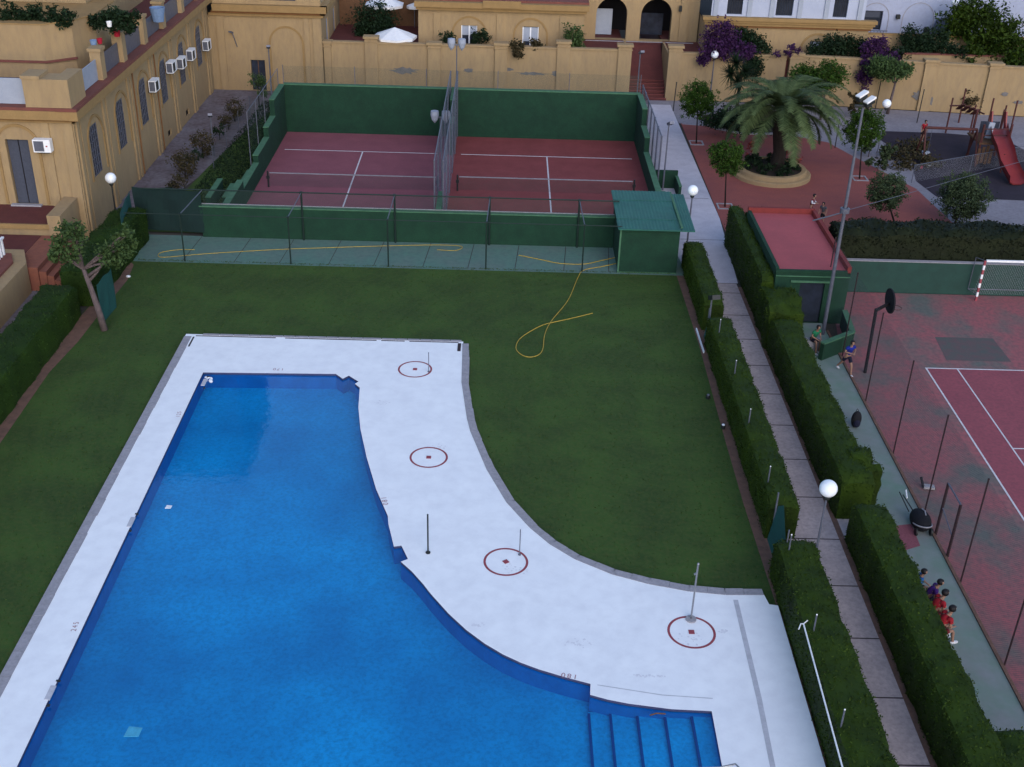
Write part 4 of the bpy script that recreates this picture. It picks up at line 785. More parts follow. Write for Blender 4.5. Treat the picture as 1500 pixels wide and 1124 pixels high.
T('cornice','ochre_trim',H,lambda b:(HF.box(b,14.2,26.3,5.0,5.2,0,.25),HF.box(b,14.1,26.4,5.2,5.38,0,.38),HF.box(b,14.0,26.5,5.38,5.62,0,.52))); T('cornice_line','ochre_dark',H,lambda b:HF.box(b,14.3,26.2,4.86,4.999,.001,.15))
def whitew(b): HF.wall(b,14.6,25.6,5.62,9,[rect(15.7,16.8,5.75,8),rect(19.2,20.4,5.75,8),rect(23.3,24.3,5.75,8)],.2,d=.1); Face('x',25.6).wall(b,85.5,95,5.62,9)
T('upper_wall','upper_white',H,whitew); 
for cx in(16.25,19.8,23.8): w_=T('window','glass_dark',H,lambda b:HF.box(b,cx-.6,cx+.6,5.75,8,-.08,-.05)); T('grille','dark_metal',w_,lambda b:[HF.box(b,cx-.5+k*.16,cx-.48+k*.16,5.75,7.5,-.049,-.02) for k in range(7)])
T('white_pier','shutter',H,lambda b:[HF.box(b,x-.16,x+.16,5.62,8,.101,.2) for x in(14.9,17.3,18.9,20.9,22.8,25.2)])
# white house far right
N=empty('white_house',(34,92,2.95),'bluish white house with relief arches and dark window at top right','building'); NF=Face('y',90)
T('wall','white_wall',N,lambda b:NF.wall(b,26.2,60,2.9,9,[rect(26.7,28.3,4.0,5.4)],.2)); T('interior','black_void',N,lambda b:b.box(26.4,59,90.3,98,2.9,8.9)); T('window','glass_dark',N,lambda b:NF.box(b,26.75,28.25,4.05,5.35,-.19,-.15)); T('shutter','awning',N,lambda b:NF.box(b,26.9,28.1,4.9,5.35,-.149,-.1))
[T('arch_moulding','kerb_stone',N,lambda b:NF.ring(b,u,v,3,r_,r_+.05,.03)) for u,v,r_ in((27.7,4.9,1.05),(31.0,4.9,1.15),(38.3,4.0,1.0))]; T('wall_lamp','dark_metal',N,lambda b:(b.box(29.3,29.55,89.7,90,4.9,5.2),b.box(31.6,31.9,89.7,90,4.0,4.35)))
T('balcony_rail','dark_metal',N,lambda b:(b.bar((26.4,89.5,4.05),(28.7,89.5,4.05),.04,.04),[b.tube([(26.5+k*.24,89.5,3.3),(26.5+k*.24,89.5,4.05)],.015,4) for k in range(9)]))
e=empty('retaining_wall',(34,87,2.9),'low ochre retaining wall between the white house and the boundary','wall'); T('wall_face','ochre_wall',e,lambda b:b.box(26.2,44,87.0,87.3,2.9,4.3)); T('coping','ochre_trim',e,lambda b:b.box(26.2,44,86.95,87.35,4.301,4.38)); 
e=empty('garden_wall',(33,85,2.9),'low ochre garden wall with red coping before the vines','wall'); T('wall_face','ochre_wall',e,lambda b:b.box(28.6,36,84.7,84.9,2.9,3.5)); T('coping','coping_red',e,lambda b:b.box(28.6,36,84.6,85.0,3.5,3.56))
e=empty('awning_roof',(36,88,4),'dark grey sloping awning among the climbing plants','awning'); T('sheet','awning',e,lambda b:b.add([PY(1365,48,88.5),PY(1425,44,88.5),PY(1428,18,90),PY(1372,28,90)],[(0,1,2,3)])); T('pole','dark_metal',e,lambda b:b.tube([PY(1390,45,88.4),PY(1390,80,88.4)],.04,6))
cc=PY(1399,3,88.5); T('garden_globe','opal',None,lambda b:b.ball(cc,.3),smooth=True,label='round white lamp at top right above the vines',cat='lamp')
# apartment tower beyond, mirrored in the pool
Tn=empty('apartment_tower',(-33,100,0),'tall pale apartment tower beyond the ochre building, mirrored in the pool','building')
T('wall','tower_grey',Tn,lambda b:b.box(-46,-24.0,94,106,0,41))
TF=Face('y',94)
for k in range(11): T('window_row','tower_grey',Tn,lambda b:TF.box(b,-45,-25,5+k*3.3,6.4+k*3.3,.002,.05))
# courtyard furniture
def parasol(c,r,h,label,rot=0):
    x,y,z=c; e=empty('parasol',(x,y,z-h),label,'parasol','white garden parasols'); n=8
    vs=[(x,y,z)]+[(x+r*math.cos(rot+k*6.2832/n),y+r*math.sin(rot+k*6.2832/n),z-r*.38) for k in range(n)]+[(x+r*.99*math.cos(rot+k*6.2832/n),y+r*.99*math.sin(rot+k*6.2832/n),z-r*.38-.18) for k in range(n)]
    T('canopy','white_paint',e,lambda b:b.add(vs,[(0,1+k,1+(k+1)%n) for k in range(n)]+[(1+k,n+1+k,n+1+(k+1)%n,1+(k+1)%n) for k in range(n)])); T('pole','grey_metal',e,lambda b:b.tube([(x,y,z-h),(x,y,z)],.03,6))
parasol(PY(578,40,84.9),1.6,2.2,'large white parasol just behind the ochre boundary wall',.2); parasol(PY(563,-6,89.5),1.5,2.5,'white parasol at top edge above the green shrub',.4); parasol(PY(607,4,91),.6,2.2,'small closed white parasol beside the courtyard house',.1)
e=empty('courtyard_wall',(-7.5,90,2.95),'dark brick courtyard wall behind the parasols','wall'); T('wall_face','wood_brown',e,lambda b:b.box(-12.8,-6.4,91.5,91.8,2.95,5.5)); T('coping','terracotta',e,lambda b:b.box(-12.8,-6.4,91.4,91.9,5.501,5.6))
# ------------------------------------------------------------------ plaza
structure('plaza','plaza_brick',lambda b:b.prism([(11.95,55.8),(36,55.8),(36,60.2),(24.9,60.0),(24.5,65.8),(22.3,71.5),(21.3,74.4),(19,75.8),(12.05,77.8)],None,.009))
structure('plaza_edge','kerb_stone',lambda b:b.prism([(12.1,77.7),(14.4,77.3),(14.4,77.15),(12.1,77.55)],None,.016))
structure('pavement','pavement',lambda b:b.prism([(11.9,77.8),(19,75.8),(21.3,74.4),(22.3,71.5),(24.5,65.8),(24.9,60.0),(36,60.2),(60,60),(60,79.2),(36,81.8),(20,83.4),(8.9,83.4),(8.9,82.2),(11.85,82.2)],None,.004))
bed=[P(*q)[:2] for q in((1025,170),(1030,182),(1050,190),(1080,196),(1110,198),(1140,197),(1170,196),(1182,180),(1170,165),(1100,160))]
structure('flower_bed','plant_soil',lambda b:b.prism(bed,None,.03)); structure('bed_edge','kerb_stone',lambda b:[b.bar((*bed[i],.06),(*bed[i+1],.06),.12,.12) for i in range(6)])
structure('playground_floor','rubber_floor',lambda b:b.prism([(24.6,77.3),(29.8,77.2),(33.5,76.5),(35,70),(36,64.0),(25.3,64.5),(24.9,67.2),(25.8,71)],None,.016))
structure('playground_path','pavement',lambda b:b.prism([(33.2,78),(34.8,78),(38,66),(36.2,66),(34.5,72)],None,.020))
# planter with palm
pc=(16.2,67.6); e=empty('round_planter',(*pc,0),'round ochre two tier planter ring around the palm','planter')
T('rim','ochre_wall',e,lambda b:b.lathe((*pc,0),[(2.36,0),(2.36,.22),(2.30,.26),(2.1,.27),(2.08,.48),(2.02,.52),(1.78,.52),(1.75,.3)],56)); T('soil','plant_soil',e,lambda b:b.lathe((*pc,0),[(1.78,.42),(.01,.46)],24))
V,n_=leaves(crown([(16.2+1.25*math.cos(a*.7),67.6+1.15*math.sin(a*.7),.68,.55,.55,.32) for a in range(9)],70,.25),.085); quads_np('planter_shrub',V,n_,['dark_leaf'],org=(16.2,67.6,.45),label='low dark shrubs filling the round palm planter',cat='shrub')
for q,lb in(((15.0,68.9,1.2,.35,.35,.4),'left of palm trunk'),((17.7,67.3,1.0,.3,.3,.3),'at the right front'),((17.5,68.6,1.1,.35,.3,.35),'behind right of the trunk')):
    V,n_=leaves(crown([q],55,.25),.085); quads_np('planter_flower',V,n_,['red_flower'],org=(q[0],q[1],.45),label='red flowering plant in the palm planter, '+lb,cat='flower')
pt=empty('palm_tree',(16.6,67.7,.45),'large palm tree with arching fronds growing in the round planter','palm tree')
kt=Vector(PY(1146,168,68.0)); T('trunk','bark_dark',pt,lambda b:b.tube([(16.5,67.7,.4),(16.6,67.75,1.4),(kt.x-.05,67.9,kt.z-.9),(kt.x,68,kt.z+.1)],[.46,.40,.42,.55],14))
def fronds(parent,top,nf,Lm,leaf,droop=1.0,w=.34,seg=26,elev=(.1,1.35),name='frond'):
    for i in range(nf):
        az=i*2.39996+random.uniform(-.2,.2); el=elev[0]+(elev[1]-elev[0])*((i+.5)/nf)**.8; Lf=Lm*random.uniform(.85,1.08); d=Vector((math.cos(az),math.sin(az),0))
        pts=[]; p=Vector(top)+d*.2; a=el; st=Lf/12
        for k in range(13): pts.append(p.copy()); p=p+(d*math.cos(a)+Vector((0,0,1))*math.sin(a))*st; a-=(.115+.03*k/12)*droop*(1.15 if el>.8 else 1)
        m=MB(); m.tube(pts,[.035*(1-.8*k/12) for k in range(13)],4); VV=[]
        for k in range(seg*2):
            t=.12+.86*k/(seg*2); f=t*12; j=min(int(f),11); q=pts[j].lerp(pts[j+1],f-j); tan=(pts[j+1]-pts[j]).normalized(); side=tan.cross(Vector((0,0,1))).normalized(); upv=side.cross(tan)
            ll=w*2.0*math.sin(math.pi*(.12+.8*t))*random.uniform(.85,1.1)
            for s_ in(-1,1):
                e_=q+(side*s_*.82+tan*.5-upv*-.05).normalized()*ll+Vector((0,0,-.16*ll+random.uniform(-.04,.04))); n2=tan*.035
                VV+=[q-n2,q+n2,e_+n2*.25,e_-n2*.25]
        quads_np(name,np.array([tuple(v) for v in VV]),len(VV)//4,[leaf],parent,m)
fronds(pt,kt+Vector((0,0,.25)),60,4.3,'palm_leaf',1.12,w=.30,seg=34,elev=(.0,1.3))
# yucca behind
yb=PY(1083,128,78.5); yk=empty('yucca',(yb[0],78.5,0),'dark spiky yucca tree before the ochre wall','yucca')
T('trunk','bark_dark',yk,lambda b:b.tube([(yb[0],78.5,0),(yb[0],78.5,yb[2]+.9)],.12,8))
def spikes(c,n,r,w=.05):
    VV=[]
    for i in range(n):
        d=Vector((random.gauss(0,1),random.gauss(0,1),random.gauss(.35,.8))).normalized(); s_=d.cross(Vector((0,0,1))).normalized()*w; c_=Vector(c); e_=c_+d*r*random.uniform(.75,1.1)+Vector((0,0,-.1)); VV+=[c_-s_,c_+s_,e_+s_*.15,e_-s_*.15]
    return np.array([tuple(v) for v in VV]),n
for px,py in((1078,92),(1070,108),(1092,105),(1082,122)): V,n_=spikes(PY(px,py,78.5),130,1.0); quads_np('crown',V,n_,['dark_leaf'],yk)
# plaza trees
def ball_tree(base,top,r,leaf,label,tr=.05,name='round_tree',dens=620,sz=.06,pit=True,fl=1.):
    b=P(*base); c=PY(*top,b[1]); tree(name,b,(c[0],b[1],c[2]-r*.3),tr,[(c[0],b[1],c[2],r,r,r*fl)],leaf,label,dens=dens,size=sz,bark='bark_dark',clump=.10)
    if pit: T('tree_pit','kerb_stone',None,lambda m:m.prism([(b[0]-.45,b[1]-.45),(b[0]+.45,b[1]-.45),(b[0]+.45,b[1]+.45),(b[0]-.45,b[1]+.45)],0,.05,[[(b[0]-.36,b[1]-.36),(b[0]+.36,b[1]-.36),(b[0]+.36,b[1]+.36),(b[0]-.36,b[1]+.36)]]),label='pale square edging around foot of '+' '.join(label.split(',')[0].split()[:10]),cat='tree pit',group='tree pits in the plaza')
ball_tree((1020,210),(1023,147),1.10,'lime_leaf','round green tree at the left edge of plaza, nearer the ochre wall')
ball_tree((1062,303),(1065,231),.92,'lime_leaf','round green tree beside the planter, nearer the green hut')
ball_tree((1259,262),(1265,188),1.05,'lime_leaf','round green tree beside the tall mast right of palm')
ball_tree((1312,332),(1300,280),.98,'olive_leaf','pale olive round tree beside playground pavement, left of pair',.06,'olive_tree')
ball_tree((1398,330),(1412,288),1.25,'olive_leaf','pale olive round tree near the slide, right of pair',.08,'olive_tree',pit=False,fl=.95)
c=PY(1212,112,79.5); tree('bushy_tree',(c[0],79.5,0),(c[0],79.5,c[2]-.6),.09,[(c[0],79.5,c[2],1.25,1.0,1.0),(c[0]-1.6,79.5,c[2]-.1,1.0,.9,.7)],'lime_leaf','bushy green tree behind the palm against ochre wall',dens=260)
c=PY(1305,101,81.5); b_=PY(1303,150,81.5); tree('spreading_tree',(b_[0],81.5,0),(b_[0]+.15,81.5,b_[2]+1.3),.13,[(c[0],81.5,c[2],1.3,1.0,.6),(c[0]-.8,81.5,c[2]+.1,.8,.8,.6),(c[0]+.9,81.5,c[2],.6,.6,.4)],'tree_leaf','flat spreading tree with forked trunk before the ochre wall',dens=260,bark='bark')
tb=P(1223,217); T('young_tree','bark_dark',None,lambda b:(b.tube([tb,(tb[0],tb[1],1.9)],.03,6),b.tube([(tb[0],tb[1],1.2),(tb[0]+.3,tb[1],2.0)],.015,5)),label='bare young tree stake in pit right of the palm',cat='tree')
for q in((1272,230),(1285,255),(1240,150),(1255,175)):
    c=P(*q); b_=[(c[0]+random.uniform(-.5,.5),c[1]+random.uniform(-.5,.5),.6+random.uniform(0,1.1),.32,.32,.3) for _ in range(6)]; tree('shrub',c,(c[0],c[1],1.0),.03,b_,'olive_leaf' if q[0]>1260 else 'rust_leaf',{1272:'lanky pale shrub with big leaves beside the mast',1285:'lanky leafy shrub at the playground corner',1240:'reddish shrub right of the palm crown',1255:'reddish shrub behind the round tree by the mast'}[q[0]],'shrub',dens=130,size=.11)
tree('lawn_tree',(-16.95,44.8,0),(-17.5,45,2.75),.16,[(-18.0,45,3.9,.72,.6,.72),(-17.65,45.1,4.5,.45,.4,.42),(-18.4,45,3.3,.4,.4,.35),(-16.05,45,3.55,.62,.6,.5),(-15.7,45.3,4.1,.4,.4,.4),(-16.3,45.2,3.0,.35,.4,.25)],'tree_leaf','leaning small tree with two leafy crowns at the lawn edge','tree',dens=170,size=.085,branches=[((-17.4,45,2.4),(-16.3,45,3.3)),((-17.35,45,2.2),(-16.7,45.2,3.0))],bend=[(-17.1,44.85,1.0),(-17.3,44.95,1.9)],clump=.26)
T('white_stone','white_paint',None,lambda b:b.ball(P(188,405,.05),.09,8,5,(1.3,1,.6)),label='small white stone in the soil at far left lawn corner',cat='stone')
for q,h_,r_,lf,lb in(((380,158),1.9,.55,'tree_leaf','small round shrub tree before the arched end wall'),((344,178),1.0,.55,'rust_leaf','reddish shrub on the bank, farthest in the left row'),((298,232),1.1,.6,'rust_leaf','rusty shrub on the bank, middle of the left row'),((272,262),1.1,.65,'rust_leaf','rusty shrub on bank nearest the dark screen')):
    c=P(*q); tree('small_shrub',c,(c[0],c[1],h_*.7),.04,[(c[0],c[1],h_,r_,r_,r_*.8),(c[0]+.3,c[1]-.4,h_*.6,r_*.6,r_*.6,r_*.5)],lf,lb,'shrub',dens=230,size=.06,bark='bark_dark',clump=.3)
for k,q in enumerate(((322,205),(335,190),(286,248),(262,285),(248,300))):
    c=P(*q); h_=random.uniform(.6,.9); r_=random.uniform(.35,.5); tree('small_shrub',c,(c[0],c[1],h_*.7),.03,[(c[0],c[1],h_,r_,r_,r_*.7),(c[0]-.35,c[1]+.3,h_*.6,r_*.6,r_*.6,r_*.4)],'rust_leaf' if k%2 else 'dark_leaf',('low green shrub in left row between the farthest two rusty shrubs','small rusty shrub close to farthest reddish one on the bank','low green shrub between the two nearer rusty shrubs','small rusty shrub just behind the dark shade cloth','dark green shrub behind the top corner of teal screen')[k],'shrub',dens=200,size=.06,bark='bark_dark',clump=.3)
C=np.stack([RNG.uniform(-17.4,-15.2,9000),RNG.uniform(57,80,9000),np.abs(RNG.normal(size=9000))*.10+.02],1); C[:,0]+=(C[:,1]-57)*.03
V,n_=leaves(C,.055); quads_np('ground_cover',V,n_,['dark_leaf'],kind='stuff',label='low dark ground cover on the bank left of the courts',cat='ground cover')
# climbers on the boundary walls
def mass(name,blobs,leaf,label,dens=220,size=.095,cat='climbing plant'):
    bl=[(*(PY(px,py,y)),rx*1.12,.5,rz*1.12) for px,py,y,rx,rz in blobs]; V,n_=leaves(crown(bl,dens,.3),size); x=np.mean([b[0] for b in bl]); z=min(b[2]-b[5] for b in bl); quads_np(name,V,n_,[leaf],org=(x,bl[0][1],z),label=label,cat=cat)
mass('bougainvillea',[(1055,52,83.6,1.0,.8),(1045,70,83.2,.7,.7),(1068,72,83.3,.8,.6),(1032,88,83.1,.35,.3),(1090,76,83.3,.7,.4)],'purple_flower','purple bougainvillea spilling over wall right of the stairs')
mass('bougainvillea',[(1160,72,83.4,.4,.25),(1150,80,83.2,.5,.2)],'purple_flower','small tuft of purple flowers on wall above the palm',90)
mass('bougainvillea',[(1285,68,83.3,.8,.5),(1298,85,83,.9,.5),(1268,105,82.7,.5,.8),(1275,92,82.9,.5,.5)],'purple_flower','dark purple bougainvillea hanging over wall left of flat tree')
mass('climbing_vine',[(1095,60,84.4,.9,.7),(1110,78,84.0,.7,.9),(1103,98,83.3,.6,.7),(1085,50,84.4,.5,.4)],'dark_leaf','green vine climbing round the arched window above the palm')
mass('climbing_vine',[(1205,72,84.3,.9,.5),(1225,66,84.3,.8,.6),(1250,68,84.3,.9,.6),(1190,85,84.0,.7,.4),(1265,80,84,.5,.5)],'dark_leaf','dark green shrub row on terrace before the ochre house')
mass('climbing_vine',[(1335,55,86,.7,.6),(1350,68,85.6,1.0,.6),(1370,60,86,.9,.8),(1320,78,85,1,.25),(1395,75,85,.9,.3)],'dark_leaf','dark potted greenery on the low garden walls right')
mass('climbing_vine',[(1410,25,87,1.2,.9),(1432,20,87,1.3,.9),(1450,55,86,1.6,1.2),(1475,75,85,1.6,1.0),(1495,92,83.5,1.4,.7),(1425,78,85,.7,.5),(1400,50,87,.9,.5),(1470,45,87,1,.7)],'hedge_leaf','large green climbing mass over the white house at top right',150,.13)
mass('courtyard_shrub',[(548,30,88,1.3,1.0),(560,38,87.5,.8,.6),(535,45,88,.7,.6)],'dark_leaf','dark green shrub under the parasols in the courtyard',cat='shrub')
mass('window_plant',[(657,58,85,.42,.42)],'dark_leaf','dark plant left of the left courtyard window',cat='plant')
mass('window_plant',[(702,57,85,.6,.4)],'dark_leaf','dark plant right of the left courtyard window',cat='plant')
mass('window_plant',[(757,68,83.2,.4,.3),(760,76,83.1,.25,.3)],'rust_leaf','reddish plant trailing over wall below right courtyard window',cat='plant')
mass('window_plant',[(785,64,84,.35,.25)],'rust_leaf','low spiky plant directly under the right courtyard window',cat='plant')
mass('potted_bush',[(840,56,84.5,.6,.7),(843,66,84.3,.5,.4)],'tree_leaf','green potted bush at the right end of courtyard house',cat='plant')
mass('bed_plant',[(1055,178,75,1,.35),(1100,185,74,1.2,.3),(1160,182,74.5,1.2,.3),(1075,170,76.5,1.2,.5)],'dark_leaf','low dark plants in the curved bed behind the palm',cat='plant')
mass('playground_bush',[(1320,228,71.5,1.2,.45),(1345,240,70,1.3,.4),(1310,250,69.5,1,.4),(1335,215,73,1,.4)],'rust_leaf','low mixed shrubs at left side of playground floor',130,.1,'shrub')
mass('wall_shrub',[(1422,142,82.2,.4,.6)],'rust_leaf','thin shrub growing against wall behind the play tower',120,.09,'shrub')
# pots on the roof terrace
for i,(x0,x1,yy,lf,lb) in enumerate(((4,100,61.1,'dark_leaf','row of potted plants on the upper storey roof at top left'),(140,195,62.5,'dark_leaf','crowded potted plants on roof terrace behind the piers'))):
    bl=[]
    for k in range(11):
        px=x0+(x1-x0)*k/10; p=PY(px,(38 if i==0 else 30)+random.uniform(-4,4),yy); bl.append((p[0],p[1],max(p[2],9.6) if i==0 else p[2],.38,.35,random.uniform(.3,.65)))
    V,n_=leaves(crown(bl,150,.3),.09); quads_np('roof_plants',V,n_,[lf],org=(bl[0][0],yy,bl[0][2]),label=lb,cat='potted plants')
for px,py,yy,m_,lb,r_ in((5,35,62.5,'blue_pot','pale blue pot at left end of the roof plants',.25),(137,63,60.8,'blue_pot','small pale blue pot beside first roof pier',.18),(146,60,61,'gaudy_red','red pot beside the pale blue pot on roof',.15),(171,48,63,'gaudy_red','bright red bag behind second roof pier',.2),(231,20,70.5,'blue_pot','large pale blue tub between the roof piers',.45),(160,35,62,'white_paint','white pot among crowded roof plants',.15)):
    c=PY(px,py,yy); T('plant_pot',m_,None,lambda b:b.lathe((c[0],c[1],c[2]-r_),[(r_*.7,0),(r_,r_*1.8),(r_*.85,r_*1.8),(r_*.8,r_*1.5),(.01,r_*1.5)],14),label=lb,cat='pot')
# ------------------------------------------------------------------ playground
def fr(*p): return P(*p)
pg=empty('play_tower',(30.6,71,0),'red and brown wooden play tower beside the slide','play tower')
for x,y,z in((29.7,70.6,2.6),(31.5,70.8,2.6),(29.8,72.4,3.0),(31.6,72.6,3.0)): T('post','wood_red',pg,lambda b:b.tube([(x,y,0),(x,y,z)],.08,8))
T('deck','wood_brown',pg,lambda b:b.box(29.6,31.7,70.5,72.7,1.35,1.45)); T('panel','wood_brown',pg,lambda b:[b.box(29.62+k*.25,29.8+k*.25,70.48,70.53,.1+.06*(k%2),1.1+.1*(k%3)) for k in range(4)]); T('panel','awning',pg,lambda b:b.box(30.3,31.5,72.66,72.71,1.46,2.2))
T('rail','wood_red',pg,lambda b:[b.bar((29.7,70.6,z),(31.5,70.8,z),.05,.05) for z in(1.9,2.3)]); T('climb_panel','shutter',pg,lambda b:b.bar((30.4,71.4,1.5),(30.5,71.4,2.5),.35,.1))
sw=empty('swing_frame',(28.6,73,0),'dark red swing frame left of the play tower','swing')
a=Vector(P(1356,187,2.1)); c_=Vector(P(1432,190,2.1))
T('beam','wood_red',sw,lambda b:b.tube([a,c_],.09,8))
for v in(a,c_):
    for dy in(-.9,.9): T('leg','wood_red',sw,lambda b:b.tube([v,(v.x,v.y+dy,0)],.06,6))
s1=a+Vector((.15,0,0))
for dx in(0,.28): T('chain','grey_metal',sw,lambda b:b.tube([(s1.x+dx,s1.y,2.1),(s1.x+dx,s1.y-.1,.5)],.012,4))
T('seat','shutter',sw,lambda b:b.box(s1.x-.08,s1.x+.36,s1.y-.25,s1.y+.05,.45,.6))
T('stray_toy','white_paint',None,lambda b:b.bar(P(1358,245,.05),P(1362,242,.1),.1,.08),label='small white object on the dark floor below swing',cat='toy')
T('stray_toy','ring_red',None,lambda b:b.bar(P(1349,247,.05),P(1351,244,.1),.12,.1),label='small pink object on dark floor beside the white one',cat='toy')
cf=empty('play_climber',(31.2,75,0),'tall thin red climbing bars behind the play tower','climbing frame')
for q,z in(((1385,195),2.4),((1404,180),2.4),((1420,197),2.0),((1443,200),2.6),((1465,195),1.9),((1480,192),2.1)):
    p=P(*q); T('post','wood_red',cf,lambda b:b.tube([p,(p[0],p[1],z)],.06,6))
p=[P(1391,155,2.4),P(1410,155,2.5),P(1442,167,2.5)]; T('top_bars','wood_red',cf,lambda b:(b.tube(p,.05,6),[b.bar(Vector(P(1403+k*7,160+k*2.5,2.3)),Vector(P(1412+k*7,153+k*2.5,2.8)),.3,.05) for k in range(4)]))
sl=empty('slide',(31,69,0),'wavy red tube slide going down toward the front','slide')
sp=[P(1462,187,2.0),P(1464,205,1.75),P(1472,225,1.25),P(1476,243,.8),P(1484,258,.4),P(1490,268,.2)]
def slide(b):
    n=len(sp); pr=[(-.52,.40),(-.48,.05),(-.25,-.07),(.25,-.07),(.48,.05),(.52,.40)]; vs=[]
    for i in range(n):
        d=(Vector(sp[min(i+1,n-1)])-Vector(sp[max(i-1,0)])); s_=Vector((d.y,-d.x,0)).normalized()
        for u,v in pr: vs.append(Vector(sp[i])-s_*u+Vector((0,0,v)))
    b.add(vs,[(i*6+k,i*6+k+1,(i+1)*6+k+1,(i+1)*6+k) for i in range(n-1) for k in range(5)]); b.add([v+Vector((0,0,-.06)) for v in vs],[(i*6+k,(i+1)*6+k,(i+1)*6+k+1,i*6+k+1) for i in range(n-1) for k in range(5)])
T('chute','slide_red',sl,slide,smooth=True); T('leg','wood_red',sl,lambda b:(b.tube([(sp[2][0],sp[2][1],0),(sp[2][0],sp[2][1],1.2)],.05,6),)); T('top_panel','slide_red',sl,lambda b:(b.bar((sp[0][0]-.45,sp[0][1],1.9),(sp[0][0]-.45,sp[0][1]+.4,2.9),.08,.3),b.bar((sp[0][0]+.45,sp[0][1],1.9),(sp[0][0]+.45,sp[0][1]+.4,2.9),.08,.3)))
for q,z,lb in(((1282,160),2.0,'thin dark pole left of the globe lamp by the ochre wall'),((1343,180),2.3,'thin dark pole behind the child in red'),((986,163),2.0,'thin dark pole at the foot of the brick stairs')):
    c=P(*q); T('thin_pole','dark_metal',None,lambda b:(b.tube([c,(c[0]+.05,c[1],z)],.035,6),b.ball((c[0]+.05,c[1],z),.05,8,5)),label=lb,cat='pole')
fence('playground_net',P(1335,268)[:2],P(1500,238)[:2],1.1,[0,.5,1],'low sagging net fence at front of the playground','net_white',r=.025)
# ------------------------------------------------------------------ people
def skin_mesh(name,chains,mats,parent,sub=1):
    """chains: lists of (co,r); first vertex of later chains may repeat an existing one"""
    vs=[];rs=[];ed=[];idx={}
    for ch in chains:
        pv=None
        for co,r in ch:
            k=tuple(round(float(c),4) for c in co)
            if k not in idx: idx[k]=len(vs); vs.append(k); rs.append(r)
            i=idx[k]
            if pv is not None and pv!=i: ed.append((pv,i))
            pv=i
    me=bpy.data.meshes.new(name); me.from_pydata(vs,ed,[]); ob=bpy.data.objects.new(name,me); COL.objects.link(ob)
    md=ob.modifiers.new('s','SKIN'); md.use_smooth_shade=True
    for i,d in enumerate(me.skin_vertices[0].data): d.radius=(rs[i],rs[i]); d.use_root=(i==0)
    s_=ob.modifiers.new('u','SUBSURF'); s_.levels=sub; s_.render_levels=sub
    dg=bpy.context.evaluated_depsgraph_get(); m2=bpy.data.meshes.new_from_object(ob.evaluated_get(dg)); bpy.data.objects.remove(ob)
    m2.materials.clear(); m2.materials.append(MATS[mats]); o=bpy.data.objects.new(name,m2); COL.objects.link(o); o.parent=parent; return o
